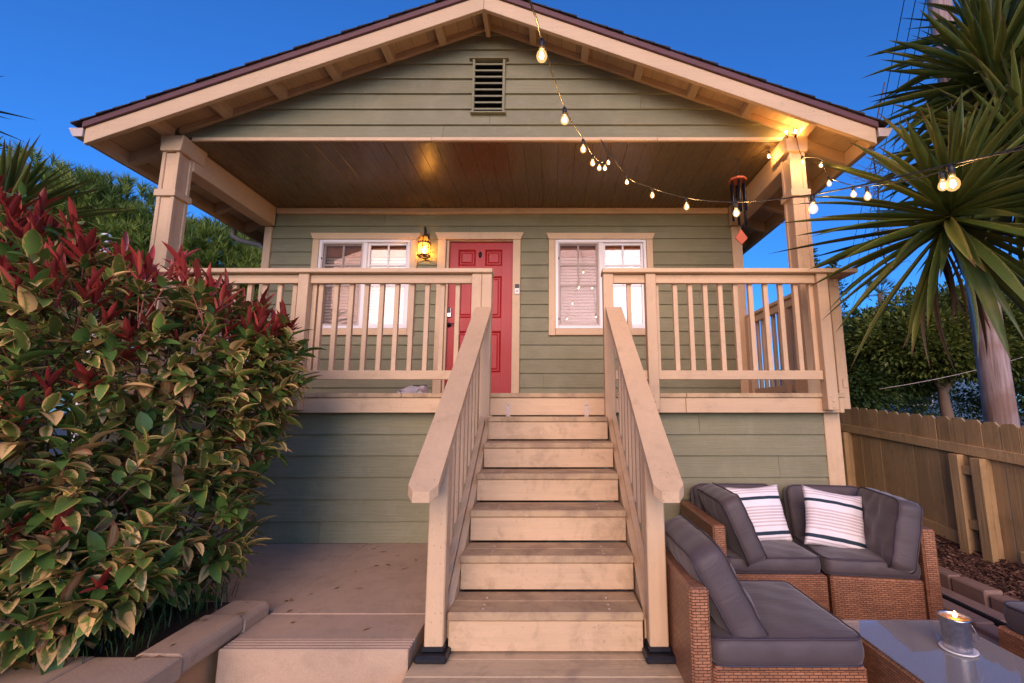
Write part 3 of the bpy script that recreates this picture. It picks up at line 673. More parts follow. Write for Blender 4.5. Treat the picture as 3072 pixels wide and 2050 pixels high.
# landing boards
y = 1.6; k = 0
while y < 2.7:
    box('landing_board', -.64, .585, y, y + .139, -1.19, -1.137 - (k % 2) * .001, 'landing', st, .005); y += .1425; k += 1
for xa, xb in ((-.63, -.60), (.545, .575)): box('landing_frame', xa, xb, 1.6, 2.7, -1.335, -1.191, 'landing', st, .003)
for (a, b, ha, hb, sgn) in ((-.598, -.508, -.637, -.503, -1), (.460, .549, .452, .586, 1)):
    hr = E('stair_railing', ((a + b) / 2, 2.9, -1.1), house)
    def hz(y): return .858 - .728 * (3.715 - y)
    box('newel', a, b, 2.317, 2.407, -1.128, hz(2.36) - .052, 'tanz', hr, .005)
    box('post_base', a - .03, b + .03, 2.262, 2.435, -1.1365, -1.105, 'black', hr, .008)
    box('post_base', a - .008, b + .008, 2.305, 2.418, -1.1048, -1.085, 'black', hr, .004)
    # sloping cap with clipped lower corners
    ya, yb = 2.062, 3.727
    vs = []
    for (yy, i0) in ((ya, .03), (ya + .035, 0), (yb, 0)):
        vs += [(ha + i0, yy, hz(yy)), (hb - i0, yy, hz(yy)), (hb - i0, yy, hz(yy) - .047), (ha + i0, yy, hz(yy) - .047)]
    mk('rail_cap', vs, [(0, 3, 2, 1)] + [(i + k, i + (k + 1) % 4, i + 4 + (k + 1) % 4, i + 4 + k) for i in (0, 4) for k in range(4)] + [(8, 9, 10, 11)], 'tany', hr)
    xc = (a + b) / 2
    def slope(nm, off0, off1, y0, y1, x0, x1):
        return prism(nm, [(y0, hz(y0) - off0), (y1, hz(y1) - off0), (y1, hz(y1) - off1), (y0, hz(y0) - off1)], 'x', x0, x1, 'tany', hr, .003)
    slope('top_rail', .140, .049, 2.4075, 3.72, xc - .019, xc + .019)
    slope('bottom_rail', .985, .895, 2.4075, 3.72, xc - .019, xc + .019)
    xo = xc + sgn * .0195
    for k in range(9):
        yk = 2.50 + k * .132
        if yk > 3.68: break
        x0, x1 = (xo - .038, xo) if sgn < 0 else (xo, xo + .038)
        prism('baluster', [(yk, hz(yk) - .93), (yk + .038, hz(yk + .038) - .93), (yk + .038, hz(yk + .038) - .06), (yk, hz(yk) - .06)], 'x', x0, x1, 'tanz', hr)
# downspout
tube('downspout', [(-4.33, 5.9, 2.49), (-4.33, 5.9, 2.36), (-4.22, 5.88, 2.29), (-3.90, 5.83, 2.20), (-3.82, 5.82, 2.12), (-3.82, 5.82, -1.3)], .034, 'grey_pipe', house, 10)

# ------------------------------------------------------------------ things fixed to or standing on the house
# wall lantern
LX, LY, LZ = -1.633, 5.585, 1.96
la = E('wall_lantern', (LX, 5.65, LZ), label='bronze six-sided wall lantern with lit amber glass between window and red door', cat='lantern')
def hexpt(r, k, z): t = math.pi * (k / 3 + 1 / 6); return (LX + r * math.cos(t), LY + r * math.sin(t), z)
box('wall_plate', LX - .035, LX + .035, 5.66, 5.685, 2.12, 2.30, 'bronze', la, .008)
tube('scroll_arm', [(LX, 5.665, 2.20), (LX, 5.63, 2.30), (LX, 5.605, 2.345), (LX, LY - .015, 2.352), (LX, LY - .03, 2.32), (LX, LY - .012, 2.285), (LX, LY, 2.245)], [.01, .011, .011, .010, .009, .009, .012], 'bronze', la)
for r, z, h in ((.083, 2.128, .016), (.088, LZ - .002, .014), (.062, LZ - .016, .014)):
    vs = [hexpt(r, k, z) for k in range(6)] + [hexpt(r, k, z + h) for k in range(6)] + [hexpt(r - .016, k, z) for k in range(6)] + [hexpt(r - .016, k, z + h) for k in range(6)]
    fs = []
    for k in range(6):
        q = (k + 1) % 6; fs += [(k, q, q + 6, k + 6), (k + 12, k + 18, q + 18, q + 12), (k + 6, q + 6, q + 18, k + 18), (k, k + 12, q + 12, q)]
    mk('ring', vs, fs, 'bronze', la)
for k in range(6):
    tube('corner_bar', [hexpt(.079, k, LZ + .01), hexpt(.076, k, 2.13)], .0055, 'bronze', la, 6)
    tube('dome_rib', [hexpt(.076, k, 2.142), hexpt(.07, k, 2.18), hexpt(.05, k, 2.215), hexpt(.015, k, 2.238)], .005, 'bronze', la, 6)
    q = (k + 1) % 6
    mk('pane', [hexpt(.076, k, LZ + .014), hexpt(.076, q, LZ + .014), hexpt(.073, q, 2.126), hexpt(.073, k, 2.126)], [(0, 1, 2, 3)], 'amber', la)
    mk('dome_pane', [hexpt(.073, k, 2.146), hexpt(.073, q, 2.146), hexpt(.067, q, 2.18), hexpt(.067, k, 2.18), hexpt(.047, q, 2.214), hexpt(.047, k, 2.214)], [(0, 1, 2, 3), (3, 2, 4, 5)], 'amber', la)
lathe('finial', [(.02, 2.232), (.022, 2.24), (.01, 2.25), (.012, 2.258), (0, 2.264)], (LX, LY, 0), 'bronze', la, 10)
lathe('socket', [(.018, LZ - .004), (.018, LZ + .035), (.012, LZ + .04)], (LX, LY, 0), 'bronze', la, 12)
lathe('bulb', [(.010, LZ + .042), (.020, LZ + .075), (.018, LZ + .105), (0, LZ + .135)], (LX, LY, 0), 'lampbulb', la, 12)
# doorbell
dbell = E('doorbell', (-.44, 5.645, 1.48), label='slim black and white video doorbell on the right door trim', cat='doorbell')
box('backplate', -.472, -.408, 5.632, 5.649, 1.478, 1.612, 'white', dbell, .006); box('camera_face', -.468, -.412, 5.624, 5.6315, 1.556, 1.608, 'black', dbell, .004)
o = lathe('button', [(.017, 0), (.017, .003), (.012, .005), (0, .004)], (0, 0, 0), 'gutter', dbell, 16); o.rotation_euler = (R(90), 0, 0); o.location = Vector((-.44, 5.631, 1.52)) - W[dbell.name]
# shoes
def shoe(x, y, rz, label):
    r = E('shoe', (x, y, DZ), label=label, cat='shoe', group='white shoes on the porch')
    sec = [(-.13, .030, .075), (-.11, .036, .085), (-.06, .036, .072), (0, .038, .062), (.05, .043, .050), (.10, .042, .038), (.135, .026, .030)]
    vs, fs = [], []; n = 10
    for (yy, hw, h) in sec:
        for k in range(n):
            t = math.pi * k / (n - 1); vs.append((x + hw * math.cos(t) * (1 - .25 * math.sin(t)), y - yy, DZ + .018 + h * math.sin(t) ** .8))
    for i in range(len(sec) - 1): fs += [(i * n + k, i * n + k + 1, (i + 1) * n + k + 1, (i + 1) * n + k) for k in range(n - 1)]
    fs += [tuple(range(n)), tuple(range(len(sec) * n - 1, (len(sec) - 1) * n - 1, -1))]
    mk('upper', vs, fs, 'shoe', r, True)
    prism('sole', [(x + a, y - b) for a, b in ((-.03, -.135), (.03, -.135), (.04, -.05), (.046, .06), (.03, .13), (0, .143), (-.03, .13), (-.046, .06), (-.04, -.05))], 'z', DZ + .002, DZ + .024, 'shoe', r, .003)
    lathe('opening', [(.026, DZ + .094), (.03, DZ + .101), (.022, DZ + .0985), (0, DZ + .09)], (x, y + .085, 0), 'shoe_in', r, 14, sy=1.2)
    for k in range(4): tube('lace', [(x - .022, y + .02 - k * .02, DZ + .083 - k * .005), (x, y + .02 - k * .02, DZ + .088 - k * .005), (x + .022, y + .02 - k * .02, DZ + .083 - k * .005)], .003, 'shoe', r, 5)
    r.rotation_euler = (0, 0, rz)
shoe(-1.345, 4.34, R(-28), 'white sneaker on the deck, left one of the pair by the door')
shoe(-1.215, 4.30, R(6), 'white sneaker on the deck, right one of the pair by the door')
# wind chime
CXx, CYy = 1.95, 4.46
wc = E('wind_chime', (CXx, CYy, 2.40), label='hanging wind chime with orange wooden top, black tubes and orange sail', cat='wind chime')
tube('hook', [(CXx - .035, CYy, 2.585), (CXx - .03, CYy, 2.62), (CXx, CYy, 2.645), (CXx + .03, CYy, 2.628), (CXx + .03, CYy, 2.60), (CXx + .005, CYy, 2.56), (CXx, CYy, 2.51), (CXx + .012, CYy, 2.49), (CXx, CYy, 2.475)], .0035, 'black', wc, 6)
tube('ceiling_eye', [(CXx, CYy, 2.66), (CXx, CYy, 2.642)], .004, 'black', wc, 6)
def octo(r, z): return [(CXx + r * math.cos(math.pi * (k / 4 + .125)), CYy + r * math.sin(math.pi * (k / 4 + .125)), z) for k in range(8)]
vs = octo(.088, 2.385) + octo(.088, 2.405); mk('top_disc', vs, [tuple(range(7, -1, -1)), tuple(range(8, 16))] + [(k, (k + 1) % 8, (k + 1) % 8 + 8, k + 8) for k in range(8)], 'orange_wood', wc)
for k in range(4): tube('suspension_line', [(CXx, CYy, 2.476), (CXx + .05 * math.cos(k * math.pi / 2), CYy + .05 * math.sin(k * math.pi / 2), 2.405)], .0012, 'black', wc, 4)
for k, ln in enumerate((.47, .44, .41, .38, .35, .33)):
    t = k * math.pi / 3 + .3; tube('chime_tube', [(CXx + .068 * math.cos(t), CYy + .068 * math.sin(t), 2.372), (CXx + .068 * math.cos(t), CYy + .068 * math.sin(t), 2.372 - ln)], .0125, 'tube', wc, 10)
lathe('striker', [(0, 2.13), (.03, 2.132), (.03, 2.15), (0, 2.152)], (CXx, CYy, 0), 'orange_wood', wc, 14)
tube('suspension_line', [(CXx, CYy, 2.385), (CXx, CYy, 1.86)], .0012, 'black', wc, 4)
prism('sail', [(CXx - .065, 1.76), (CXx, 1.69), (CXx + .065, 1.76), (CXx, 1.86)], 'y', CYy - .006, CYy + .006, 'orange_wood', wc, .003)

# string lights ----------------------------------------------------
def catm(P, n=8):
    P = [Vector(p) for p in P]; out = []
    for i in range(len(P) - 1):
        a, b, c, d = P[max(i - 1, 0)], P[i], P[i + 1], P[min(i + 2, len(P) - 1)]
        for k in range(n):
            t = k / n; out.append(.5 * ((2 * b) + (c - a) * t + (2 * a - 5 * b + 4 * c - d) * t * t + (3 * b - a - 3 * c + d) * t ** 3))
    return out + [P[-1]]
bulbmeshes = {}
def bulbs(parent, tops, tilt):
    for i, p in enumerate(tops):
        p = Vector(p); ax = Vector((0, 0, -1))
        if i in tilt: ax = Vector(tilt[i]).normalized()
        rot = Vector((0, 0, -1)).rotation_difference(ax)
        if 'b' not in bulbmeshes:
            def lm(name, prof, mat, seg=14):
                vs, fs = [], []
                for r, z in prof:
                    for k in range(seg): t = 2 * math.pi * k / seg; vs.append((r * math.cos(t), r * math.sin(t), z))
                for a in range(len(prof) - 1):
                    for k in range(seg): fs.append((a * seg + k, a * seg + (k + 1) % seg, (a + 1) * seg + (k + 1) % seg, (a + 1) * seg + k))
                me = bpy.data.meshes.new(name); me.from_pydata(vs, [], fs); me.materials.append(M[mat])
                me.polygons.foreach_set('use_smooth', [True] * len(fs)); return me
            bulbmeshes['s'] = lm('socket', [(.001, .012), (.010, .010), (.0115, -.002), (.0105, -.030), (.001, -.031)], 'cable', 10)
            bulbmeshes['b'] = lm('bulb', [(.008, -.030), (.011, -.036), (.017, -.045), (.0205, -.056), (.020, -.066), (.015, -.076), (.008, -.081), (.0005, -.083)], 'bulbglass', 14)
            bulbmeshes['f'] = lm('filament', [(.0005, -.042), (.0060, -.047), (.0076, -.057), (.0060, -.067), (.0005, -.072)], 'filament', 8)
        s_ = inst('socket', bulbmeshes['s'], parent, p, rot, .9)
        b_ = inst('bulb', bulbmeshes['b'], parent, p, rot, .9)
        f_ = bpy.data.objects.new('filament', bulbmeshes['f']); C.objects.link(f_); f_.parent = b_; W[f_.name] = p
def string(name_label, pts, bulb_idx, tilt={}, drop=.057):
    # pts are bulb centres / anchor points; the cable passes a little above each bulb
    cab = []
    for i, p in enumerate(pts): cab.append((p[0], p[1], p[2] + (drop + .012 if i in bulb_idx and i not in tilt else (.0 if i not in tilt else -.045))))
    r = E('string_lights', pts[0], label=name_label, cat='string lights', group='outdoor string lights')
    cc = catm(cab, 10); tube('cable', cc, .0032, 'cable', r, 6)
    tops = [(pts[i][0], pts[i][1], pts[i][2] + drop) if i not in tilt else (pts[i][0], pts[i][1], pts[i][2] - .057) for i in bulb_idx]
    tl = {k: tilt[i] for k, i in enumerate(bulb_idx) if i in tilt}
    bulbs(r, tops, tl)
string('string of lit bulbs running from overhead up to the middle of the gable trim',
       [(-.35, .1, 1.05), (-.075, 1.05, 1.12), (-.034, 1.40, 1.206), (.061, 1.95, 1.345), (.188, 2.50, 1.535), (.289, 2.98, 1.726), (.383, 3.40, 1.926), (.472, 3.75, 2.124), (.536, 4.00, 2.324), (.486, 4.15, 2.665)], [2, 3, 4, 5, 6, 7, 8])
string('string of lit bulbs sagging from the gable trim past the wind chime towards the right',
       [(.486, 4.15, 2.665), (.690, 3.90, 2.071), (.796, 3.38, 1.683), (.899, 2.86, 1.343), (1.009, 2.35, 1.067), (1.114, 1.83, .849), (1.234, 1.31, .687), (1.40, .75, .62), (1.6, .2, .75)], [1, 2, 3, 4, 5, 6])
string('string of lit bulbs looped over the right column cap and out past the yucca leaves',
       [(2.10, 4.45, 2.64), (2.205, 4.28, 2.555), (2.30, 4.09, 2.705), (2.375, 4.08, 2.705), (2.376, 4.0, 2.33), (2.388, 3.75, 2.153), (2.217, 3.40, 1.794), (2.049, 2.90, 1.451), (1.810, 2.45, 1.211), (1.654, 1.80, .938), (1.72, 1.1, .9), (1.9, .4, 1.1)],
       [1, 2, 3, 4, 5, 6, 7, 8, 9], tilt={2: (-.15, -.1, 1), 3: (.1, -.1, 1)})

# ------------------------------------------------------------------ planter wall, soil, mulch, edging, fence
rw = E('planter_wall', (-1.6, 2.2, -1.33), label='low stucco planter wall with concrete caps beside the path', cat='wall')
box('wall_body', -1.69, -1.535, 2.0, 2.62, -1.36, -1.07, 'stucco', rw, 0); box('wall_body', -4.2, -1.535, 1.84, 1.998, -1.36, -1.07, 'stucco', rw, 0)
def capstone(y0, y1, dz, tw):
    pr = [(-1.705, -1.068 + dz), (-1.515 + tw, -1.068 + dz), (-1.500 + tw, -1.05 + dz), (-1.500 + tw, -1.0 + dz), (-1.522 + tw, -.980 + dz), (-1.685, -.978 + dz), (-1.705, -.992 + dz)]
    return prism('cap_stone', pr, 'y', y0, y1, 'cap', rw, .006)
capstone(2.402, 2.60, -.012, .004); capstone(2.03, 2.398, 0, 0)
for x0, x1, dz in ((-1.846, -1.497, 0), (-2.45, -1.85, .003), (-3.1, -2.454, -.002), (-4.2, -3.104, 0)):
    prism('cap_stone', [(1.79, -1.068 + dz), (2.018, -1.068 + dz), (2.026, -1.05 + dz), (2.026, -.99 + dz), (2.01, -.979 + dz), (1.805, -.979 + dz), (1.785, -1.0 + dz), (1.785, -1.05 + dz)], 'x', x0, x1, 'cap', rw, .006)
soil = mk('planter_soil', [(-6, 1.99, -1.02), (-1.69, 1.99, -1.02), (-1.69, 2.65, -1.02), (-6, 2.65, -1.02)], [(0, 1, 2, 3)], 'soil'); tag(soil, kind='structure')
def mz(x, y):   # mulch bed height
    e = max(0, min(1, (x - 3.05) / .35)); return -1.235 + .135 * e + .05 * (y - 3.5) + .012 * math.sin(7 * x + 5 * y)
n = 24; vs, fs = [], []
for i in range(n + 1):
    for j in range(9):
        y = 2.4 + i * .3; x = 2.98 + j * .065; vs.append((x, y, mz(x, y) - .012))
for i in range(n):
    for j in range(8): a = i * 9 + j; fs.append((a, a + 1, a + 10, a + 9))
o = mk('mulch_bed', vs, fs, 'soil', None, True); tag(o, kind='structure')
ch = []
rnd = random.Random(3)
for k in range(5200):
    y = 2.9 + 2.2 * rnd.random() ** 1.2; x = 3.03 + .36 * rnd.random(); z = mz(x, y) + rnd.uniform(-.006, .012)
    L, wd, th = rnd.uniform(.012, .04), rnd.uniform(.004, .012), rnd.uniform(.003, .007)
    q = Euler((rnd.uniform(-.5, .5), rnd.uniform(-.5, .5), rnd.uniform(0, 6.3))).to_matrix()
    v = [q @ Vector((a * L, b * wd, c * th)) + Vector((x, y, z)) for a, b, c in ((-1, -.6, 0), (1, -1, 0), (1.1, .7, 0), (-.9, 1, 0), (-.8, 0, 1), (.9, 0, 1))]
    ch.append((v, [(0, 1, 5, 4), (1, 2, 5), (2, 3, 4, 5), (3, 0, 4)], None, rnd.random(), 0))
o = join_mesh('mulch', ch, ['mulch'], None, False, 'stuff'); tag(o, 'dark brown bark mulch along the foot of the fence', 'mulch')
ed = E('garden_edging', (3.0, 3.3, -1.32), label='row of weathered concrete edging pavers between patio and mulch', cat='edging')
rnd = random.Random(5); y = 2.5
while y < 4.2:
    L = rnd.uniform(.28, .42); t = rnd.uniform(-.01, .01)
    prism('paver', [(2.93 + t, y + .006), (3.06 + t, y + .004), (3.055 + t, y + L), (2.935 + t, y + L - .004)], 'z', -1.33, -1.205 + .04 * (y - 3.3) + rnd.uniform(-.006, .006), 'paver', ed, .01); y += L + .008
for x0, x1, zt in ((2.60, 2.72, -1.285), (2.76, 2.90, -1.275)):
    y = 2.5
    while y < 3.9:
        L = rnd.uniform(.4, .6); t = rnd.uniform(-.012, .012)
        prism('paver', [(x0 + t, y), (x1 + t, y + .004), (x1 + t, y + L), (x0 + t, y + L - .006)], 'z', -1.33, zt + rnd.uniform(-.004, .004), 'paver', ed, .008); y += L + .012
dr = E('drain_channel', (2.735, 3.2, -1.3), label='narrow dark slotted drain strip running between the pavers', cat='drain')
box('channel', 2.728, 2.757, 2.5, 3.9, -1.325, -1.272, 'black', dr, .002)
for k in range(70): box('slot_bar', 2.729, 2.756, 2.5 + k * .02, 2.51 + k * .02, -1.272, -1.266, 'black', dr, .001)
# fence
fe = E('board_fence', (3.42, 4.5, -1.1), label='brown dog-eared board fence sloping beside the house', cat='fence')
def ftop(y): return -.094 + .079 * (y - 3.38)
def fbot(y): return -1.14 + .055 * (y - 3.5)
rnd = random.Random(11); y = 2.66; k = 0
while y < 8.2:
    wv = .1385; t = ftop(y + wv / 2) + rnd.uniform(-.004, .004); b = fbot(y); c = .028; xo = rnd.uniform(-.002, .002)
    prism('picket', [(y, b), (y + wv, b), (y + wv, t - c), (y + wv - c, t), (y + c, t), (y, t - c)], 'x', 3.402 + xo, 3.418 + xo, 'fence', fe, .0015); y += .1435 if k != 5 else .149; k += 1
def frail(y0, y1, o0, o1):
    prism('rail', [(y0, ftop(y0) - o0), (y1, ftop(y1) - o0), (y1, ftop(y1) - o1), (y0, ftop(y0) - o1)], 'x', 3.362, 3.3995, 'fence', fe, .003)
frail(3.30, 8.2, .285, .205); frail(2.7, 3.297, .285, .205)
frail(3.905, 8.2, 1.085 - .05, .985 - .05); frail(2.7, 3.46, .985, .905)
for y0 in (3.815, 3.62, 5.26, 7.1): 
    prism('post', [(y0, fbot(y0) - .05), (y0 + .088, fbot(y0) - .05), (y0 + .088, ftop(y0) - .287), (y0, ftop(y0) - .287)], 'x', 3.31, 3.3615 if y0 > 3.7 or True else 3.4, 'fence', fe, .004)
    box('post_filler', 3.3617, 3.4, y0 + .002, y0 + .086, fbot(y0) - .05, ftop(y0) - .29, 'fence', fe, 0)
for zz in (-.50, -.92): box('block', 3.33, 3.40, 3.710, 3.813, zz, zz + .07, 'fence', fe, .003)

# ------------------------------------------------------------------ garden furniture
def rbox(name, x0, x1, y0, y1, z0, z1, mat, parent, bev=.012):
    return box(name, x0, x1, y0, y1, z0, z1, mat, parent, bev)
def cushion_mesh(wd, dp, th, crown=.02, seed=0, wr=.004, nx=26, ny=26, pipe=True):
    """box cushion lying flat, centred; rounded corners, crowned faces, soft wrinkles; returns mesh, piping mesh"""
    rnd = random.Random(seed); ph = [rnd.uniform(0, 6.3) for _ in range(8)]
    def outline(u, v):   # -1..1 square to rounded rectangle
        k = .16
        x, y = u, v
        r = .10 / min(wd, dp) * 1.0
        ax, ay = abs(x), abs(y)
        if ax > 1 - r and ay > 1 - r:
            dx, dy = (ax - (1 - r)) / r, (ay - (1 - r)) / r; m = max(dx, dy); ln = math.hypot(dx, dy)
            if ln > 0: dx, dy = dx * m / ln, dy * m / ln
            ax, ay = 1 - r + dx * r, 1 - r + dy * r
        return math.copysign(ax, x) * wd / 2, math.copysign(ay, y) * dp / 2
    vs, fs, idx = [], [], {}
    def wrk(x, y, s): return wr * (math.sin(x * 31 + 9 * y + ph[0]) * math.sin(y * 23 - x * 7 + ph[1]) + .6 * math.sin(x * 60 + ph[2]) * max(0, 1 - 6 * (dp / 2 - abs(y))) + .6 * math.sin(y * 60 + ph[3]) * max(0, 1 - 6 * (wd / 2 - abs(x))))
    for s in (1, -1):
        for i in range(nx + 1):
            for j in range(ny + 1):
                u, v = -1 + 2 * i / nx, -1 + 2 * j / ny
                u = math.copysign(abs(u) ** .8, u); v = math.copysign(abs(v) ** .8, v)
                x, y = outline(u, v); e = (1 - u ** 4) * (1 - v ** 4)
                z = s * (th / 2 + crown * e + wrk(x, y, s) * (1 if s > 0 else .5) * (.3 + .7 * e))
                idx[(s, i, j)] = len(vs); vs.append((x, y, z))
    for i in range(nx):
        for j in range(ny):
            fs.append((idx[(1, i, j)], idx[(1, i + 1, j)], idx[(1, i + 1, j + 1)], idx[(1, i, j + 1)])); fs.append((idx[(-1, i, j)], idx[(-1, i, j + 1)], idx[(-1, i + 1, j + 1)], idx[(-1, i + 1, j)]))
    ring = [(i, 0) for i in range(nx)] + [(nx, j) for j in range(ny)] + [(i, ny) for i in range(nx, 0, -1)] + [(0, j) for j in range(ny, 0, -1)]
    mids = []
    ns = 4
    rows = [[idx[(1, *q)] for q in ring]]
    for m in range(1, ns):
        row = []
        for q in ring:
            a, b = Vector(vs[idx[(1, *q)]]), Vector(vs[idx[(-1, *q)]]); t = m / ns; p = a.lerp(b, t)
            o = Vector((p.x, p.y, 0)).normalized() * (.010 * math.sin(math.pi * t) + .0025 * math.sin(p.x * 40 + p.y * 37 + ph[4] + 3 * t)); row.append(len(vs)); vs.append(tuple(p + o))
        rows.append(row)
    rows.append([idx[(-1, *q)] for q in ring]); n = len(ring)
    for r in range(ns):
        for k in range(n): fs.append((rows[r][k], rows[r + 1][k], rows[r + 1][(k + 1) % n], rows[r][(k + 1) % n]))
    me = bpy.data.meshes.new('cushion'); me.from_pydata(vs, [], fs); me.polygons.foreach_set('use_smooth', [True] * len(fs)); me.materials.append(M['fabric'])
    pv, pf = [], []
    for s in (1, -1):
        pts = [Vector(vs[idx[(s, *q)]]) for q in ring]; pts = [p + Vector((p.x, p.y, 0)).normalized() * .002 for p in pts]; pts.append(pts[0])
        a, b = tubeverts(pts, .0042, 6, False); o = len(pv); pv += a; pf += [tuple(i + o for i in f) for f in b]
    pm = bpy.data.meshes.new('piping'); pm.from_pydata(pv, [], pf); pm.polygons.foreach_set('use_smooth', [True] * len(pf)); pm.materials.append(M['piping'])
    return me, pm
def cushion(label, cat, wd, dp, th, loc, rot, crown=.02, seed=0, wr=.004, name='seat_cushion', group='grey sofa cushions'):
    me, pm = cushion_mesh(wd, dp, th, crown, seed, wr)
    r = E(name, loc, label=label, cat=cat, group=group)
    for nm, m in (('cover', me), ('piping', pm)):
        o = bpy.data.objects.new(nm, m); C.objects.link(o); o.parent = r; W[o.name] = Vector(loc)
    r.rotation_mode = 'XYZ'; r.rotation_euler = rot; return r
GRD = -1.318
def seat_unit(label, loc, rz, w_, d_, panels, group='wicker sofa sections', arm=.60):
    """local: x 0..w_, y 0..d_ (front at y=0); panels: subset of 'L','R','B'"""
    r = E('sofa_section', (0, 0, 0), label=label, cat='sofa', group=group)
    t = .082
    x0 = t + .002 if 'L' in panels else 0; x1 = w_ - t - .002 if 'R' in panels else w_; y1 = d_ - t - .002 if 'B' in panels else d_
    rbox('seat_base', x0 + .004, x1 - .004, .012, y1, .012, .298, 'wicker', r)
    if 'L' in panels: rbox('side_panel', 0, t, 0, d_, .010, arm, 'wicker', r)
    if 'R' in panels: rbox('side_panel', w_ - t, w_, 0, d_, .010, arm, 'wicker', r)
    if 'B' in panels: rbox('back_panel', x0, x1, d_ - t, d_, .010, arm, 'wicker', r)
    for fx in (x0 + .05, x1 - .05):
        for fy in (.06, d_ - .06): box('foot', fx - .02, fx + .02, fy - .02, fy + .02, -.001, .0115, 'black', r, .003)
    r.location = (loc[0], loc[1], GRD); r.rotation_euler = (0, 0, rz); return r
seat_unit('brown wicker corner sofa section with left side panel against the skirt wall', (1.03, 3.05), R(-1.0), .71, .80, 'LB')
seat_unit('brown wicker corner sofa section with right side panel beside the fence', (1.745, 3.035), R(-9), .62, .76, 'RB')
seat_unit('brown wicker single seat nearest the stairs with its back panel along the stairs', (.565, 2.0), R(0), .715, .66, 'L', arm=.60)
seat_unit('brown wicker seat cut off by the right edge of the picture', (2.145, 1.69), R(0), .65, .70, 'R')
cushion('grey seat cushion on the left half of the sofa at the wall', 'cushion', .605, .66, .09, (1.425, 3.41, GRD + .35), (0, 0, R(-1)), .014, 1)
cushion('grey seat cushion on the right half of the sofa near the fence', 'cushion', .55, .62, .09, (2.055, 3.325, GRD + .35), (R(0), 0, R(-9)), .014, 2)
cushion('large grey seat cushion on the single wicker seat by the stairs', 'cushion', .62, .64, .10, (.968, 2.335, GRD + .352), (0, 0, 0), .016, 3)
cushion('grey seat cushion at the right edge of the picture', 'cushion', .56, .66, .10, (2.452, 2.05, GRD + .353), (0, 0, 0), .016, 4)
# back cushions (standing)
cushion('grey back cushion behind the left striped pillow', 'cushion', .60, .44, .12, (1.42, 3.715, GRD + .525), (R(76), 0, R(-1)), .025, 5, .008, 'back_cushion')
cushion('grey back cushion behind the right striped pillow', 'cushion', .52, .44, .12, (2.09, 3.64, GRD + .525), (R(76), 0, R(-9)), .025, 6, .008, 'back_cushion')
cushion('grey side cushion leaning on the left wicker side panel', 'cushion', .60, .42, .12, (1.235, 3.33, GRD + .565), (R(68), 0, R(88)), .025, 7, .008, 'back_cushion')
cushion('grey side cushion standing against the right wicker side panel', 'cushion', .56, .42, .13, (2.235, 3.215, GRD + .555), (R(78), 0, R(-101)), .03, 8, .010, 'back_cushion')
cushion('grey back cushion leaning on the wicker panel nearest the stairs', 'cushion', .60, .43, .13, (.745, 2.335, GRD + .545), (R(62), 0, R(90)), .028, 9, .008, 'back_cushion')
# striped throw pillows
def pillow(label, loc, rot, s=.42):
    n = 22; vs, fs = [], []; rnd = random.Random(int(loc[0] * 100)); ph = [rnd.uniform(0, 6) for _ in range(4)]
    for sd in (1, -1):
        for i in range(n + 1):
            for j in range(n + 1):
                u, v = -1 + 2 * i / n, -1 + 2 * j / n
                pin = 1 - .10 * (1 - abs(v) ** 2) * abs(u) ** 6 * 1.0; pin2 = 1 - .10 * (1 - abs(u) ** 2) * abs(v) ** 6
                e = max(0, (1 - u * u)) ** .55 * max(0, (1 - v * v)) ** .55
                wr = .005 * math.sin(u * 9 + v * 4 + ph[0]) * math.sin(v * 8 - u * 3 + ph[1]) + .006 * math.sin(u * 14 + ph[2]) * (abs(v) ** 3) * (1 - v * v + .15) + .006 * math.sin(v * 15 + ph[3]) * (abs(u) ** 3) * (1 - u * u + .15)
                vs.append((u * s / 2 * pin, sd * (.072 * e + wr * e ** .3), v * s / 2 * pin2))
    N = (n + 1) ** 2
    for i in range(n):
        for j in range(n):
            a = i * (n + 1) + j; fs.append((a, a + n + 1, a + n + 2, a + 1)[::-1]); fs.append((a + N, a + n + 1 + N, a + n + 2 + N, a + 1 + N))
    me = bpy.data.meshes.new('striped_pillow'); me.from_pydata(vs, [], fs)
    bm = bmesh.new(); bm.from_mesh(me); bmesh.ops.remove_doubles(bm, verts=bm.verts[:], dist=.0004); bmesh.ops.recalc_face_normals(bm, faces=bm.faces[:]); bm.to_mesh(me); bm.free()
    me.polygons.foreach_set('use_smooth', [True] * len(me.polygons)); me.materials.append(M['stripe'])
    o = bpy.data.objects.new('striped_pillow', me); link(o, None, loc); o.rotation_euler = rot
    return tag(o, label, 'pillow', 'striped throw pillows')
pillow('white throw pillow with navy and tan stripes on the left sofa half', (1.52, 3.50, GRD + .575), (R(-20), R(-3), R(2)), .41)
pillow('white throw pillow with navy and tan stripes on the right sofa half', (1.975, 3.335, GRD + .57), (R(-22), R(10), R(-9)), .41)
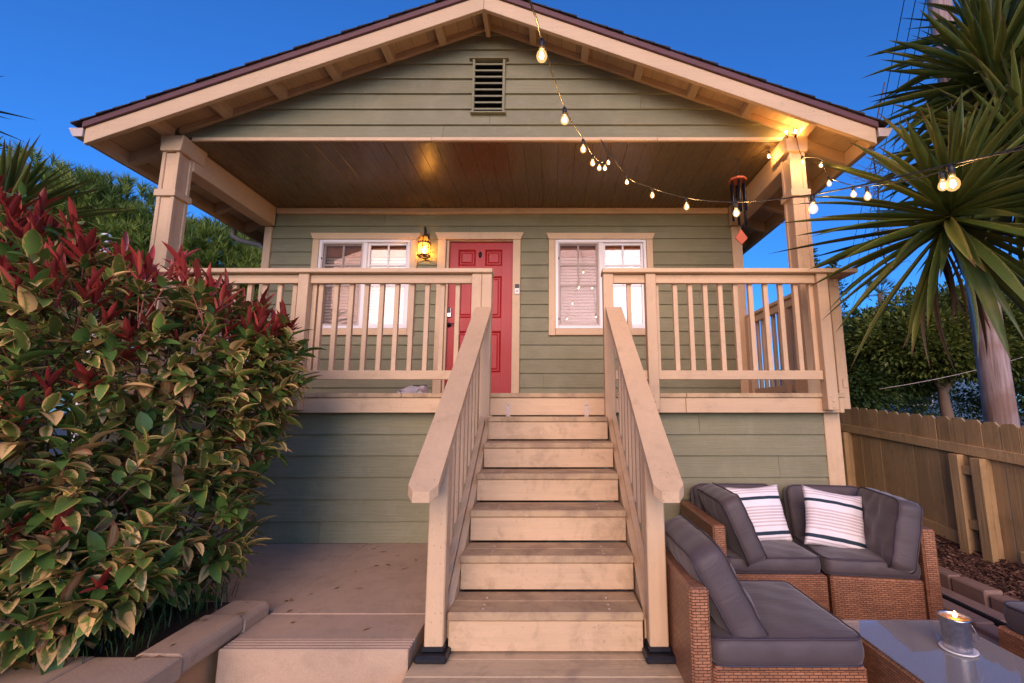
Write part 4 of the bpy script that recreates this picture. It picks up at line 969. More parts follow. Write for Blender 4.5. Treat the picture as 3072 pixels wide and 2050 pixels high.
# coffee table
TZ = -.985
ct = E('coffee_table', (1.64, 1.9, GRD), label='low brown wicker coffee table with a glass top', cat='table')
TX0, TX1, TY0, TY1 = 1.372, 1.905, 1.36, 2.36
rbox('side_panel', TX0, TX1, TY0, TY0 + .035, GRD + .06, TZ - .008, 'wicker', ct); rbox('side_panel', TX0, TX1, TY1 - .035, TY1, GRD + .06, TZ - .008, 'wicker', ct)
rbox('side_panel', TX0, TX0 + .035, TY0 + .036, TY1 - .036, GRD + .06, TZ - .008, 'wicker', ct); rbox('side_panel', TX1 - .035, TX1, TY0 + .036, TY1 - .036, GRD + .06, TZ - .008, 'wicker', ct)
rbox('top_panel', TX0 + .036, TX1 - .036, TY0 + .036, TY1 - .036, TZ - .028, TZ - .010, 'wicker', ct, .003)
for fx in (TX0 + .03, TX1 - .03):
    for fy in (TY0 + .03, TY1 - .03): box('leg', fx - .03, fx + .03, fy - .03, fy + .03, GRD, GRD + .061, 'black', ct, .004)
box('glass_top', TX0 + .004, TX1 - .004, TY0 + .004, TY1 - .004, TZ - .006, TZ, 'tabglass', ct, .001)
# candle bucket and saucer
sx_, sy_ = 1.70, 2.075
sc_ = lathe('saucer', [(0, TZ + .001), (.060, TZ + .001), (.065, TZ + .006), (.064, TZ + .009), (.056, TZ + .005), (0, TZ + .005)], (sx_, sy_, 0), 'white', None, 32); tag(sc_, 'small pale round saucer under the candle bucket', 'saucer')
cb = E('candle_bucket', (sx_, sy_, TZ + .006), label='galvanised metal bucket with a lit candle on the glass table', cat='candle')
bz = TZ + .0065
lathe('bucket', [(0, bz), (.046, bz), (.048, bz + 0.0046), (.053, bz + 0.1163), (.0555, bz + 0.1197), (.0555, bz + 0.1243), (.053, bz + 0.1265), (.052, bz + 0.1220), (.0465, bz + 0.0114), (0, bz + 0.0091)], (sx_, sy_, 0), 'galv', cb, 36)
lathe('wax', [(0, bz + 0.1117), (.0515, bz + 0.1117), (.0518, bz + 0.1146), (0, bz + 0.1134)], (sx_, sy_, 0), 'wax', cb, 28)
tube('wick', [(sx_, sy_, bz + 0.1129), (sx_ + .002, sy_, bz + 0.1197)], .0012, 'black', cb, 5)
lathe('flame', [(0, bz + 0.1186), (.006, bz + 0.1231), (.0072, bz + 0.1288), (.004, bz + 0.1391), (0, bz + 0.1482)], (sx_ + .002, sy_, 0), 'flame', cb, 10)
tube('bail_handle', catm([(sx_ + .03, sy_ - .044, bz + 0.1083), (sx_ + .045, sy_ - .05, bz + 0.0684), (sx_ + .06, sy_ - .03, bz + 0.0342), (sx_ + .066, sy_ - .005, bz + 0.0319), (sx_ + .06, sy_ + .02, bz + 0.0570), (sx_ + .038, sy_ + .037, bz + 0.1083)], 5), .0016, 'nickel', cb, 6)

# ------------------------------------------------------------------ plants
def leaf_geo(L, wd, fold=.25, curl=.25, nseg=6, shape='ob', twist=0):
    """leaf from origin along +x, width in y, up +z; 3 verts per station. uv: across, along"""
    vs, uv, fs = [], [], []
    for i in range(nseg + 1):
        t = i / nseg
        if shape == 'ob': hw = wd / 2 * math.sin(math.pi * min(1, t ** .8 * .97 + .03)) ** .75 if t < 1 else 0
        elif shape == 'sword': hw = wd / 2 * (min(1, .55 + 1.5 * t) if t < .3 else (1 if t < .5 else max(0, 1 - ((t - .5) / .5) ** 1.5)))
        else: hw = wd / 2 * (1 - t)
        x = L * t * (1 - .12 * curl * t); z = -curl * L * t * t * .6; f = fold * hw; tw = twist * t
        for s, u in ((-1, 0), (0, .5), (1, 1)):
            y = s * hw; zz = z + (f if s else 0)
            vs.append(Vector((x, y * math.cos(tw), zz + y * math.sin(tw)))); uv.append((u, t))
    for i in range(nseg):
        for k in (0, 1): a = i * 3 + k; fs.append((a, a + 3, a + 4, a + 1))
    return vs, fs, uv
def leaf_mesh(name, mat, rv, **kw):
    vs, fs, uv = leaf_geo(**kw); me = bpy.data.meshes.new(name); me.from_pydata([tuple(v) for v in vs], [], fs)
    setuv(me, uv); setrnd(me, [rv] * len(vs)); me.polygons.foreach_set('use_smooth', [True] * len(fs)); me.materials.append(M[mat]); return me
def frame(d, roll):
    d = d.normalized(); up = Vector((0, 0, 1)) if abs(d.z) < .97 else Vector((1, 0, 0))
    y = up.cross(d).normalized(); z = d.cross(y)
    m = Matrix((d, y, z)).transposed(); return m @ Matrix.Rotation(roll, 3, 'X')

# photinia hedge ----------------------------------------------------
rnd = random.Random(21)
bush = E('photinia_bush', (-2.5, 2.4, -1.02), label='big photinia bush with red shoots and burnt-edged leaves over the planter', cat='bush')
ELL = [(-2.28, 2.82, .02, .58, .45, .66), (-2.12, 2.60, -.58, .46, .45, .44), (-2.75, 2.50, .10, .75, .55, .80), (-3.30, 2.60, .45, .70, .55, .82), (-2.42, 2.20, -.45, .62, .42, .52),
       (-2.75, 2.10, -.30, .70, .40, .65), (-2.0, 2.92, .25, .34, .32, .42), (-3.6, 2.4, .1, .8, .6, .9), (-2.55, 2.02, -.62, .55, .26, .34), (-2.15, 2.08, -.70, .42, .22, .26), (-2.45, 1.92, -.80, .55, .2, .2)]
def inside(p, sk=1.0, skip=-1):
    for i, (a, b, c, d, e, f) in enumerate(ELL):
        if i != skip and ((p.x - a) / d) ** 2 + ((p.y - b) / e) ** 2 + ((p.z - c) / f) ** 2 < sk: return True
    return False
vari = {}
for mname in ('leaf_green', 'leaf_edge', 'leaf_red', 'leaf_old'):
    L = []
    for k in range(10):
        if mname == 'leaf_red': kw = dict(L=rnd.uniform(.085, .13), wd=rnd.uniform(.020, .031), fold=rnd.uniform(.4, .9), curl=rnd.uniform(-.15, .25))
        else: kw = dict(L=rnd.uniform(.09, .135), wd=rnd.uniform(.040, .058), fold=rnd.uniform(.15, .5), curl=rnd.uniform(.1, .7), twist=rnd.uniform(-.4, .4))
        L.append((kw, rnd.random()))
    vari[mname] = L
shoots = []
tries = 0
while len(shoots) < 1000 and tries < 40000:
    tries += 1
    i = rnd.choices(range(len(ELL)), [e[3] * e[5] + .1 for e in ELL])[0]; a, b, c, d, e, f = ELL[i]
    n = Vector((rnd.gauss(0, 1), rnd.gauss(0, 1) - .35, rnd.gauss(0, 1))).normalized()
    sh = 1 - .22 * rnd.random() ** 1.5
    p = Vector((a + d * n.x * sh, b + e * n.y * sh, c + f * n.z * sh))
    if p.z < -.98 or inside(p, .86, i): continue
    if p.y > 3.25 and n.y > .5 and rnd.random() < .6: continue
    nn = Vector((n.x / d, n.y / e, n.z / f)).normalized()
    dr_ = (nn * .8 + Vector((0, 0, .55)) + Vector((rnd.uniform(-.5, .5), rnd.uniform(-.5, .5), rnd.uniform(-.3, .4)))).normalized()
    shoots.append((p, dr_, nn, n))
# extra tall red shoots along the crest
for (x, y, z) in ((-3.05, 2.45, .98), (-2.95, 2.35, 1.0), (-2.62, 2.45, .80), (-2.50, 2.55, .86), (-2.30, 2.75, .78), (-2.10, 2.85, .76), (-2.42, 2.7, .74), (-1.93, 3.0, .60), (-1.80, 3.0, .58), (-3.2, 2.3, 1.1), (-2.85, 2.6, .9), (-2.2, 2.9, .7), (-2.70, 2.2, .62), (-2.35, 2.45, .62), (-3.35, 2.5, 1.2), (-3.1, 2.6, 1.12)):
    shoots.append((Vector((x, y, z)), Vector((rnd.uniform(-.2, .2), rnd.uniform(-.2, .1), 1)).normalized(), Vector((0, 0, 1)), None))
for k in range(34):
    x = rnd.uniform(-3.4, -1.85); y = rnd.uniform(2.35, 2.95); z = .62 + .36 * (-1.85 - x) * .8 + rnd.uniform(-.12, .10)
    shoots.append((Vector((x, y, z)), Vector((rnd.uniform(-.35, .35), rnd.uniform(-.3, .2), 1)).normalized(), Vector((0, 0, 1)), None if rnd.random() < .55 else Vector((0, 0, .3))))
stems, leaves = [], []
for (p, d, nn, n) in shoots:
    tall = n is None
    top = nn.z > .35
    red = tall or rnd.random() < (.42 if top and p.z > .25 else .09)
    Ls = rnd.uniform(.10, .2) * (1.1 if tall else 1); base = p - d * Ls * .8; tip = p + d * Ls * .25
    v, f = tubeverts([base - d * .12, base, tip], [.004, .0032, .0015], 5, False); stems.append((v, f, None, .5, 1 if red else 0))
    nl = rnd.randint(9, 13)
    for k in range(nl):
        t = k / (nl - 1); q = base.lerp(tip, .15 + .85 * t); az = k * 2.4 + rnd.uniform(-.3, .3)
        sp = 1.25 - .75 * t if not red else 1.0 - .65 * t
        fr = frame(d, 0); ld = (fr @ Vector((math.cos(sp), math.sin(sp) * math.cos(az), math.sin(sp) * math.sin(az)))).normalized()
        ld = (ld + Vector((0, 0, -.12 if not red else .1))).normalized()
        mt = 'leaf_red' if red and t > .35 else rnd.choices(('leaf_green', 'leaf_edge', 'leaf_old'), (.46, .40, .14))[0]
        leaves.append((q, ld, rnd.uniform(-.5, .5), mt, rnd.randrange(10), (rnd.uniform(.5, .9) if rnd.random() < .45 else rnd.uniform(.85, 1.38)) * (1.1 if mt == 'leaf_red' else 1)))
# darker leaves deeper in
for k in range(3300):
    i = rnd.randrange(len(ELL)); a, b, c, d, e, f = ELL[i]; n = Vector((rnd.gauss(0, 1), rnd.gauss(0, 1), rnd.gauss(0, 1))).normalized(); sh = rnd.uniform(.3, .85)
    p = Vector((a + d * n.x * sh, b + e * n.y * sh, c + f * n.z * sh))
    if p.z < -1.0: continue
    leaves.append((p, (n + Vector((rnd.uniform(-1, 1), rnd.uniform(-1, 1), rnd.uniform(-.6, .6)))).normalized(), rnd.uniform(-1, 1), 'leaf_green' if rnd.random() < .8 else 'leaf_edge', rnd.randrange(10), rnd.uniform(.7, 1)))
order = sorted(range(len(leaves)), key=lambda i: leaves[i][0].length - .35 * leaves[i][5] + (0 if leaves[i][0].x / max(.1, leaves[i][0].y) > -1.2 else 9))
lm_cache = {}
chunks = []; mslot = {'leaf_green': 0, 'leaf_edge': 1, 'leaf_red': 2, 'leaf_old': 3}
for rank, i in enumerate(order):
    q, ld, roll, mt, vi, s = leaves[i]; kw, rv = vari[mt][vi]; m3 = frame(ld, roll)
    if rank < 300:
        if (mt, vi) not in lm_cache: lm_cache[(mt, vi)] = leaf_mesh('leaf', mt, rv, **kw)
        inst('leaf', lm_cache[(mt, vi)], bush, q, m3.to_quaternion(), s)
    else:
        vs, fs, uv = leaf_geo(**kw, nseg=5); chunks.append(([m3 @ (v * s) + q for v in vs], fs, uv, min(1, max(0, rv + rnd.uniform(-.15, .15))), mslot[mt]))
join_mesh('foliage', chunks, ['leaf_green', 'leaf_edge', 'leaf_red', 'leaf_old'], bush, True, 'stuff')
for k in range(230):
    a, b, c, d, e, f = ELL[rnd.randrange(len(ELL))]; n = Vector((rnd.gauss(0, 1), rnd.gauss(0, 1) - .8, rnd.gauss(0, 1))).normalized(); q = Vector((a + d * n.x * .95, b + e * n.y * .95, c + f * n.z * .95)); r0 = Vector((a + .4 * d * n.x + rnd.uniform(-.15, .15), b + .5 * e * n.y, c + .3 * f * n.z - .15))
    if q.z < -.95: continue
    v, fc = tubeverts(catm([r0, r0.lerp(q, .5) + Vector((rnd.uniform(-.06, .06), rnd.uniform(-.06, .06), rnd.uniform(-.02, .06))), q], 3), [.006, .0055, .005, .0045, .004, .003, .002], 5, False); stems.append((v, fc, None, .5, rnd.choice((0, 0, 1))))
join_mesh('twigs', stems, ['twig', 'twig_red'], bush, True, 'stuff')
for k in range(16):
    a, b, c, d, e, f = ELL[k % len(ELL)]; r0 = Vector((-2.4 + rnd.uniform(-.8, .3), 2.4 + rnd.uniform(-.3, .4), -1.03)); r3 = Vector((a + rnd.uniform(-.4, .4) * d, b + rnd.uniform(-.5, .3) * e, c + rnd.uniform(-.2, .8) * f))
    r1 = r0.lerp(r3, .35) + Vector((rnd.uniform(-.12, .12), rnd.uniform(-.12, .12), .08)); r2 = r0.lerp(r3, .7) + Vector((rnd.uniform(-.1, .1), rnd.uniform(-.1, .1), .05))
    tube('branch', catm([r0, r1, r2, r3], 4), [.02 - .015 * i / 12 for i in range(13)], 'twig', bush, 7)
# low grass at the planter edge
ch = []
for k in range(260):
    x, y = rnd.uniform(-2.1, -1.75), rnd.uniform(1.95, 2.75); h = rnd.uniform(.05, .13); a = rnd.uniform(0, 6.3); tdx, tdy = math.cos(a) * h * .6, math.sin(a) * h * .6
    b = Vector((x, y, -1.02)); sdx = Vector((-math.sin(a), math.cos(a), 0)) * .003
    ch.append(([b - sdx, b + sdx, b + Vector((tdx * .4, tdy * .4, h * .7)) + sdx * .7, b + Vector((tdx * .4, tdy * .4, h * .7)) - sdx * .7, b + Vector((tdx, tdy, h))], [(0, 1, 2, 3), (3, 2, 4)], None, rnd.random(), 0))
tag(join_mesh('planter_grass', ch, ['grass'], None, True, 'stuff'), 'dark grass tufts behind the planter wall cap', 'grass')

ch = []
for k in range(30):
    x, y, z = (rnd.uniform(-1.5, -.75), rnd.uniform(2.3, 3.9), -1.0585) if k < 22 else (rnd.uniform(-1.68, -1.52), rnd.uniform(1.9, 2.55), -.976)
    if k < 22 and rnd.random() < .6: x = -1.5 + .3 * rnd.random() ** 2
    vs_, fs_, uv_ = leaf_geo(L=rnd.uniform(.02, .055), wd=rnd.uniform(.008, .02), fold=.4, curl=rnd.uniform(-.5, .3), nseg=4); m3 = Matrix.Rotation(rnd.uniform(0, 6.3), 3, 'Z')
    ch.append(([m3 @ v + Vector((x, y, z)) for v in vs_], fs_, uv_, rnd.random(), 0))
tag(join_mesh('leaf_litter', ch, ['leaf_old'], None, True, 'stuff'), 'dry fallen leaves scattered on the path and planter cap', 'leaf litter')
# yuccas ------------------------------------------------------------
ymesh = []
for k in range(8): ymesh.append(leaf_mesh('leaf', 'yucca', (k + .5) / 8, L=1.0, wd=.060 + .010 * (k % 3), fold=.75, curl=.04 + .07 * (k % 4), nseg=8, shape='sword', twist=(k % 3 - 1) * .25))
dmesh = [leaf_mesh('dead_leaf', 'yucca_dead', (k + .5) / 4, L=1.0, wd=.05, fold=.9, curl=.25 + .1 * k, nseg=8, shape='sword', twist=(k - 1.5) * .5) for k in range(4)]
def yucca_head(parent, c, axis, n, L, seed, lo=-.55, dead=10, jit=.12, up=.30):
    r_ = random.Random(seed); c = Vector(c); axis = Vector(axis).normalized(); fr = frame(axis, 0)
    for k in range(n):
        t = (k + .5) / n; el = lo + (1.45 - lo) * t ** 1.1 + r_.uniform(-jit, jit); az = k * 2.39996 + r_.uniform(-.15, .15)
        d = fr @ Vector((math.sin(el), math.cos(el) * math.cos(az), math.cos(el) * math.sin(az)))
        d = (d + Vector((0, 0, -.10 * (1 - t)))).normalized()
        s = L * r_.uniform(.82, 1.08) * (1 - up * t ** 2); q = c + axis * (.22 * (t - .5)) + d * .03
        inst('leaf', ymesh[r_.randrange(8)], parent, q, frame(d, r_.uniform(-.5, .5)).to_quaternion(), (s, s * r_.uniform(.85, 1.15), s))
    for k in range(dead):
        az = r_.uniform(0, 6.3); d = (Vector((math.cos(az) * .5, math.sin(az) * .5, -1)) - axis * .3).normalized()
        s = L * r_.uniform(.5, .85); inst('dead_leaf', dmesh[r_.randrange(4)], parent, c - axis * r_.uniform(.1, .3), frame(d, r_.uniform(-1, 1)).to_quaternion(), s)
ya = E('yucca_tree', (4.6, 3.9, -1.3), label='tall yucca with a wide spiky head reaching left in front of the column', cat='yucca')
tube('trunk', catm([(4.6, 3.9, -1.35), (4.5, 3.85, -.2), (4.15, 3.7, .7), (3.45, 3.52, 1.25), (2.98, 3.25, 1.42)], 6), [.15 - .004 * i for i in range(25)], 'yucca_bark', ya, 12)
tube('trunk', catm([(4.15, 3.7, .7), (4.25, 3.7, 1.2), (3.85, 3.45, 1.7), (3.74, 3.35, 1.9)], 6), [.085 - .001 * i for i in range(19)], 'yucca_bark', ya, 12)
yucca_head(ya, (2.95, 3.20, 1.42), (-.12, -.45, .55), 128, 1.2, 1, lo=-.62, up=.42)
yucca_head(ya, (3.72, 3.3, 1.95), (-.3, -.4, .8), 95, 1.1, 2, lo=-.9)
yb = E('yucca_tree', (5.1, 4.4, -1.3), label='taller dark yucca with spiky heads at the top right behind the pole', cat='yucca')
tube('trunk', catm([(5.1, 4.4, -1.35), (5.0, 4.3, .5), (4.6, 4.1, 1.8), (4.05, 3.85, 2.6), (3.86, 3.78, 2.85)], 6), [.17 - .0045 * i for i in range(25)], 'yucca_bark', yb, 12)
tube('trunk', catm([(4.6, 4.1, 1.8), (4.75, 4.1, 2.6), (4.4, 3.85, 3.2), (4.22, 3.77, 3.42)], 6), [.09 - .001 * i for i in range(19)], 'yucca_bark', yb, 12)
yucca_head(yb, (3.82, 3.55, 2.78), (-.5, -.3, .6), 120, 1.12, 3, lo=-.85)
yucca_head(yb, (4.2, 3.75, 3.45), (-.2, -.3, .8), 90, 1.1, 4, lo=-.8)
yucca_head(yb, (3.98, 3.6, 2.35), (.1, -.6, .5), 88, 1.1, 5, lo=-1.0)
yl = E('yucca_tree', (-4.75, 3.55, -1.3), label='yucca at the left edge of the picture behind the photinia', cat='yucca')
tube('trunk', catm([(-4.75, 3.55, -1.35), (-4.7, 3.5, 0), (-4.5, 3.45, 1.1), (-4.34, 3.40, 1.36)], 6), [.14 - .003 * i for i in range(19)], 'yucca_bark', yl, 12)
yucca_head(yl, (-4.33, 3.38, 1.36), (.35, -.2, .7), 110, .95, 6, lo=-.6)
yucca_head(yl, (-5.75, 3.6, 2.7), (.1, -.2, .8), 50, .95, 8, lo=-.5)

# trees -------------------------------------------------------------
def tree(name, label, cat, base, trunk_top, blobs, mat, nclump, per, ls, seed, limbs=True, group=None, trunk_r=.14, clump_r=.28, flat=.6, lshape='ob', bark='bark'):
    r_ = random.Random(seed); t = E(name, base, label=label, cat=cat, group=group)
    b, tt = Vector(base), Vector(trunk_top)
    mid = b.lerp(tt, .5) + Vector((r_.uniform(-.15, .15), r_.uniform(-.15, .15), 0))
    pts = catm([b, mid, tt], 4); tube('trunk', pts, [trunk_r * (1 - .45 * i / 8) for i in range(9)], bark, t, 10)
    if limbs:
        for (a, bb, c, d, e, f) in blobs:
            q = Vector((a, bb, c)); m = tt.lerp(q, .5) + Vector((r_.uniform(-.2, .2), r_.uniform(-.2, .2), .15)); pts = catm([tt - (tt - b) * .12 * r_.random(), m, q], 4)
            tube('limb', pts, [trunk_r * .5 * (1 - .75 * i / 8) for i in range(9)], bark, t, 7)
    ch = []; wts = [d * e + d * f for (_, _, _, d, e, f) in blobs]
    for k in range(nclump):
        a, bb, c, d, e, f = r_.choices(blobs, wts)[0]; n = Vector((r_.gauss(0, 1), r_.gauss(0, 1) - .3, r_.gauss(0, 1) + .2)).normalized(); sh = 1 - .5 * r_.random() ** 2
        p = Vector((a + d * n.x * sh, bb + e * n.y * sh, c + f * n.z * sh)); rv0 = r_.random() * .55 + .25 * (n.z * .5 + .5)  # leaf tone partly random, lighter towards the top of the crown
        for j in range(per):
            o = Vector((r_.gauss(0, 1), r_.gauss(0, 1), r_.gauss(0, flat))) * clump_r * .5; dd = (o.normalized() + n * .6 + Vector((r_.uniform(-.5, .5), r_.uniform(-.5, .5), r_.uniform(-.5, .3)))).normalized()
            L = ls * r_.uniform(.7, 1.3); m3 = frame(dd, r_.uniform(-1, 1)); q = p + o; hw = L * .24
            ch.append(([q, m3 @ Vector((L * .5, hw, .1 * L)) + q, m3 @ Vector((L, 0, 0)) + q, m3 @ Vector((L * .5, -hw, .1 * L)) + q], [(0, 1, 2, 3)], [(.5, 0), (1, .5), (.5, 1), (0, .5)], min(1, max(0, rv0 + r_.uniform(-.15, .2))), 0))
    join_mesh('crown', ch, [mat], t, False, 'stuff'); return t
def pine(label, base, h, blobs, n, seed, group):
    r_ = random.Random(seed); t = E('pine_tree', base, label=label, cat='pine tree', group=group); b = Vector(base)
    tube('trunk', [b, b + Vector((.1, 0, h * .5)), b + Vector((0, .1, h * .92))], [.16, .11, .03], 'bark', t, 8)
    for (a, bb, c, d, e, f) in blobs: tube('limb', catm([b + Vector((0, 0, max(.5, (c - b.z) * .7))), Vector((a, bb, c)).lerp(Vector((b.x, b.y, c)), .4), Vector((a, bb, c + .2 * f))], 4), [.05 - .005 * i for i in range(9)], 'bark', t, 6)
    ch = []; wts = [d * f for (_, _, _, d, e, f) in blobs]
    for k in range(n):
        a, bb, c, d, e, f = r_.choices(blobs, wts)[0]; nn = Vector((r_.gauss(0, 1), r_.gauss(0, 1) - .6, r_.gauss(0, 1) + .3)).normalized(); sh = 1 - .6 * r_.random() ** 1.6
        p = Vector((a + d * nn.x * sh, bb + e * nn.y * sh, c + f * nn.z * sh)); ax = (nn * .7 + Vector((r_.uniform(-.3, .3), r_.uniform(-.3, .3), .75))).normalized(); fr = frame(ax, 0)
        rv0 = r_.uniform(.0, .6); L0 = r_.uniform(.20, .32)
        for j in range(26):
            t_ = r_.random(); sp = r_.uniform(.25, 1.0); az = r_.uniform(0, 6.3)
            dd = fr @ Vector((math.cos(sp), math.sin(sp) * math.cos(az), math.sin(sp) * math.sin(az))); q = p + ax * (t_ * .16 - .1); L = L0 * r_.uniform(.6, 1.1); s = dd.cross(Vector((r_.gauss(0, 1), r_.gauss(0, 1), r_.gauss(0, 1)))).normalized() * .012
            ch.append(([q - s, q + s, q + dd * L], [(0, 1, 2)], None, min(1, rv0 + .4 * t_), 0))
    join_mesh('crown', ch, ['pine'], t, False, 'stuff')
PG = 'dense pines beyond the left side of the house'
pine('dense pine at the far left behind the yucca', (-11.3, 9.2, -1.3), 6.0, [(-11.4, 9.0, 3.9, 1.5, 1.3, 1.6), (-10.2, 9.2, 3.6, 1.1, 1.1, 1.5), (-12.2, 8.8, 1.8, 1.6, 1.3, 1.6), (-10.6, 8.7, 2.6, 1.1, 1.1, 1.4), (-11.2, 8.6, .6, 1.4, 1, 1.3)], 1900, 1, PG)
pine('dense pine with its crown just left of the porch roof', (-9.2, 9.6, -1.3), 5.4, [(-9.5, 9.4, 3.65, 1.3, 1.2, 1.35), (-8.5, 9.4, 3.0, 1.2, 1.1, 1.35), (-9.2, 9.2, 1.2, 1.4, 1.1, 1.3)], 1900, 2, PG)
pine('dense pine seen under the left eave behind the column', (-7.0, 10.0, -1.3), 5.0, [(-7.3, 9.8, 2.9, 1.3, 1.2, 1.25), (-6.2, 9.8, 2.3, 1.25, 1.1, 1.2), (-6.7, 9.6, 1.0, 1.5, 1.1, 1.2)], 1900, 3, PG)
pine('pine seen between the left column and the porch wall', (-5.0, 10.6, -1.3), 4.2, [(-5.2, 10.4, 1.9, 1.2, 1.1, 1.25), (-4.6, 10.4, .9, 1.2, 1.1, 1.2)], 1000, 4, PG)
vp = E('vent_pipe', (-7.55, 7.6, -1.3), label='white vent pipe with collar half hidden among the pines', cat='pipe')
lathe('pipe', [(.055, -1.32), (.055, 3.02)], (-7.80, 7.6, -.08), 'white', vp, 16); lathe('collar', [(.0555, 3.02), (.075, 3.03), (.075, 3.13), (.06, 3.15), (0, 3.15)], (-7.80, 7.6, -.08), 'white', vp, 16)
RG = 'trees beyond the fence'
tree('leafy_tree', 'broad leafy tree with a forked pale trunk behind the fence', 'tree', (9.3, 10.6, -1.3), (9.05, 10.6, .55), [(8.5, 10.6, 1.55, 1.5, 1.2, .75), (10.1, 10.4, 1.75, 1.3, 1.2, .9), (9.3, 10.8, 2.15, 1.4, 1.2, .75), (10.6, 10.6, 1.35, 1.0, 1.0, .6), (9.0, 10.2, 1.25, 1.3, 1, .45)], 'tree', 1050, 34, .12, 31, group=RG, trunk_r=.17)
tree('leafy_tree', 'dark leafy tree close to the corner of the railing behind the fence', 'tree', (8.1, 11.4, -1.3), (7.95, 11.4, .3), [(7.9, 11.4, 1.5, 1.1, 1.0, .9), (7.4, 11.3, .7, .8, .9, .8), (8.6, 11.3, 1.0, 1.0, .9, .6)], 'tree_dark', 800, 34, .12, 32, group=RG, trunk_r=.12)
tree('leafy_tree', 'leafy tree behind the utility pole at the right edge', 'tree', (12.6, 11.5, -1.3), (12.5, 11.5, .9), [(12.3, 11.5, 2.0, 1.5, 1.2, 1.1), (13.3, 11.3, 1.6, 1.3, 1.2, 1.2), (12.2, 11.3, .7, 1.3, 1.1, .9), (13.2, 11.0, .2, 1.3, 1, .8)], 'tree_dark', 800, 34, .12, 33, group=RG, trunk_r=.16)
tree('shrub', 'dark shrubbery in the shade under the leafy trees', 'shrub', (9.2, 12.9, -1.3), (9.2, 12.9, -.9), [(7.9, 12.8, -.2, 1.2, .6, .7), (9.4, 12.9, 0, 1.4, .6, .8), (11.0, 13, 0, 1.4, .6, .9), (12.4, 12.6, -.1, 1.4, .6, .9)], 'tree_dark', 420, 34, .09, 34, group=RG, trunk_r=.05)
# norfolk pines far off
def norfolk(label, base, h, rw_, seed):
    r_ = random.Random(seed); t = E('norfolk_pine', base, label=label, cat='pine tree', group='tall norfolk pines in the distance'); b = Vector(base)
    tube('trunk', [b, b + Vector((0, 0, h))], [.28, .05], 'bark', t, 8); ch = []
    z = h * .12
    while z < h:
        rr = rw_ * (1 - z / h) ** .8 + .12; nb = 6; a0 = r_.uniform(0, 6)
        for k in range(nb):
            az = a0 + k * 6.283 / nb + r_.uniform(-.2, .2); d = Vector((math.cos(az), math.sin(az), .12)); ln = rr * r_.uniform(.8, 1.1)
            for j in range(int(14 + ln * 14)):
                s = r_.random() ** .8; p = b + Vector((0, 0, z)) + d * ln * s + Vector((r_.gauss(0, .10), r_.gauss(0, .10), r_.gauss(0, .05) + .14 * s * s)); L = r_.uniform(.12, .3)
                m3 = frame((d + Vector((r_.uniform(-.8, .8), r_.uniform(-.8, .8), r_.uniform(-.3, .8)))).normalized(), r_.uniform(-1, 1))
                ch.append(([p, m3 @ Vector((L * .5, L * .22, 0)) + p, m3 @ Vector((L, 0, 0)) + p, m3 @ Vector((L * .5, -L * .22, 0)) + p], [(0, 1, 2, 3)], None, r_.random(), 0))
        z += .34 + .3 * (1 - z / h)
    join_mesh('crown', ch, ['tree_dark'], t, False, 'stuff')
norfolk('tall norfolk pine just right of the porch railing corner', (19.2, 30, -1.3), 11.6, 1.7, 1)
norfolk('slimmer norfolk pine whose tip shows beside the right column', (18.2, 30.5, -1.3), 12.6, 1.0, 2)
# fan palm
fp = E('fan_palm', (22.2, 30, -1.3), label='distant fan palm with a brown skirt of dead fronds', cat='palm'); tube('trunk', [(22.2, 30, -1.3), (22.15, 30, 3), (22.25, 30, 7.9)], [.24, .17, .15], 'bark', fp, 9)
r_ = random.Random(4)
for k in range(34):
    dead = k < 12; az = k * 2.4; el = r_.uniform(-1.35, -.9) if dead else r_.uniform(-.4, 1.2)
    d = Vector((math.cos(el) * math.cos(az), math.cos(el) * math.sin(az), math.sin(el))); c = Vector((22.25, 30, 7.9 - (.5 if dead else 0))); hub = c + d * (.35 if dead else .75)
    ch = []; m3 = frame(d, r_.uniform(-.5, .5))
    v, f = tubeverts([c, hub], .025, 4, False); ch.append((v, f, None, .4, 0))
    for j in range(11):
        a = (j - 5) * .24; dd = m3 @ Vector((math.cos(a), math.sin(a), -.1 - .1 * abs(a))); s = m3 @ Vector((0, .04, 0)); L = .62
        ch.append(([hub - s, hub + s, hub + dd * L], [(0, 1, 2)], None, r_.random(), 0))
    join_mesh('dead_frond' if dead else 'frond', ch, ['palm_dead' if dead else 'palm'], fp, False)
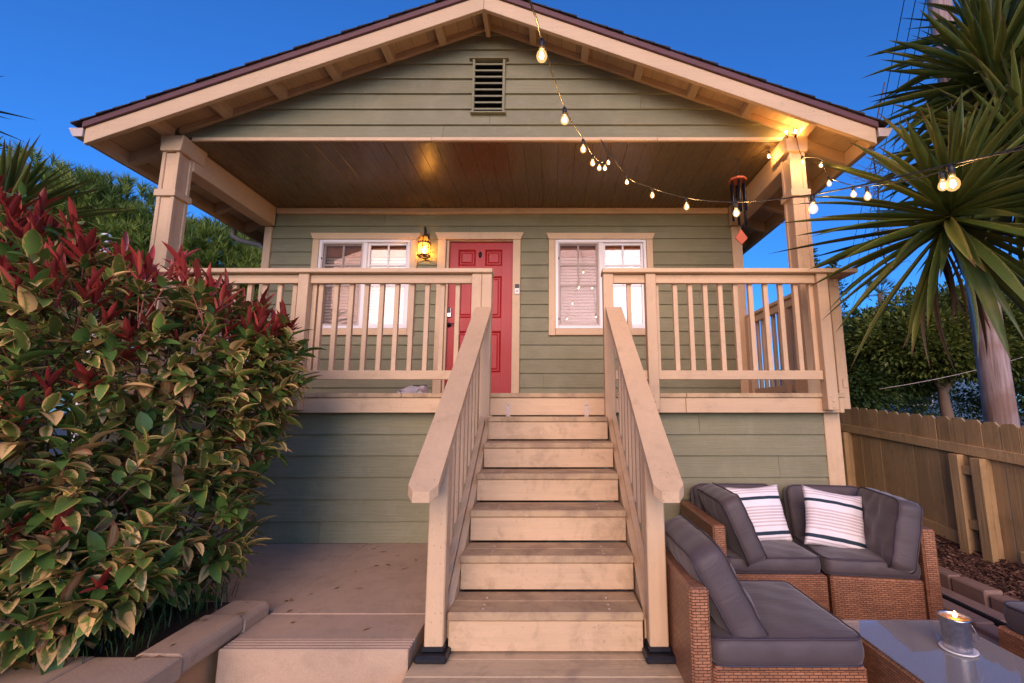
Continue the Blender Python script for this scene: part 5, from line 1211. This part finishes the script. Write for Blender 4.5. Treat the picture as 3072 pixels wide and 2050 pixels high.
# utility pole and wires
up_ = E('utility_pole', (5.84, 6.0, -1.3), label='weathered wooden utility pole leaning behind the fence and yucca', cat='utility pole')
lathe('shaft', [(.172, -1.35), (.168, 0), (.15, 3), (.138, 6.5), (.125, 9)], (5.84, 6.0, 0), 'pole', up_, 24)
box('crossarm', 4.8, 6.9, 5.80, 5.86, 7.6, 7.72, 'pole', up_, .01)
for k in range(5): tube('climbing_vine', catm([(5.84 + .17 * math.cos(k + .3 * j), 6.0 - .18 * abs(math.sin(k + .35 * j)) - .01, 2.6 + j * .45 + .1 * k) for j in range(6)], 4), .009, 'twig', up_, 5)
WG = 'overhead wires'
wl = ['leftmost thin overhead wire running from the pole into the distance', 'second overhead wire from the left beside the pole', 'third overhead wire from the left beside the pole', 'rightmost thin overhead wire of the bundle beside the pole']
for k, (xa, za) in enumerate(((5.42, 6.9), (5.55, 6.75), (5.66, 6.6), (5.74, 6.4))):
    A, B = Vector((xa, 5.8, za)), Vector((17.2 + k * .55, 29, 4.2 + .25 * k)); pts = [A.lerp(B, t / 16) - Vector((0, 0, 1.1 * 4 * (t / 16) * (1 - t / 16))) for t in range(17)]
    o = tube('overhead_wire', pts, .007, 'cable', None, 5); tag(o, wl[k], 'wire', WG)
A, B = Vector((6.6, 9.2, .45)), Vector((11.0, 9.2, 1.55)); o = tube('overhead_wire', [A.lerp(B, t / 8) - Vector((0, 0, .12 * 4 * (t / 8) * (1 - t / 8))) for t in range(9)], .005, 'gutter', None, 5); tag(o, 'pale cable crossing in front of the leafy trees', 'wire', WG)
# dry vine beside the eave
dv = E('dry_vine', (3.95, 5.2, 2.0), label='bare reddish dry vine twigs hanging by the right eave', cat='vine')
r_ = random.Random(9); tube('stem', catm([(4.3, 5.3, 4.2), (4.02, 5.25, 3.3), (3.98, 5.2, 2.7), (3.92, 5.2, 2.1), (3.98, 5.2, 1.7)], 6), .008, 'twig', dv, 6)
ch = []
for k in range(70):
    z = r_.uniform(1.7, 3.1); p = Vector((3.96, 5.2, z)); az = r_.uniform(0, 6.3); d = Vector((math.cos(az), .5 * math.sin(az), r_.uniform(-.5, .4)))
    pts = [p, p + d * .12, p + d * .22 + Vector((r_.uniform(-.05, .05), 0, r_.uniform(-.05, .05))), p + d * .3 + Vector((r_.uniform(-.08, .08), 0, r_.uniform(-.1, .08)))]
    v, f = tubeverts(pts, [.004, .003, .0025, .001], 4, False); ch.append((v, f, None, .5, 0))
join_mesh('twigs', ch, ['twig_red'], dv, True, 'stuff')
# neighbour house
nh = E('neighbour_house', (13, 17, -1.3), label='blue neighbouring house glimpsed between the trees', cat='house')
box('wall', 10.6, 16, 17, 22, -1.3, 1.65, 'blue', nh, 0); prism('roof', [(10.2, 1.62), (13.3, 2.5), (16.4, 1.62), (16.4, 1.74), (13.3, 2.64), (10.2, 1.74)], 'y', 16.6, 22.4, 'shingle', nh)
wn_ = box('window', 12.9, 14.1, 16.93, 17.02, .2, 1.3, 'fascia_far', nh, .01); box('pane', 12.98, 14.02, 16.90, 16.928, .28, 1.22, 'tube', wn_, 0)
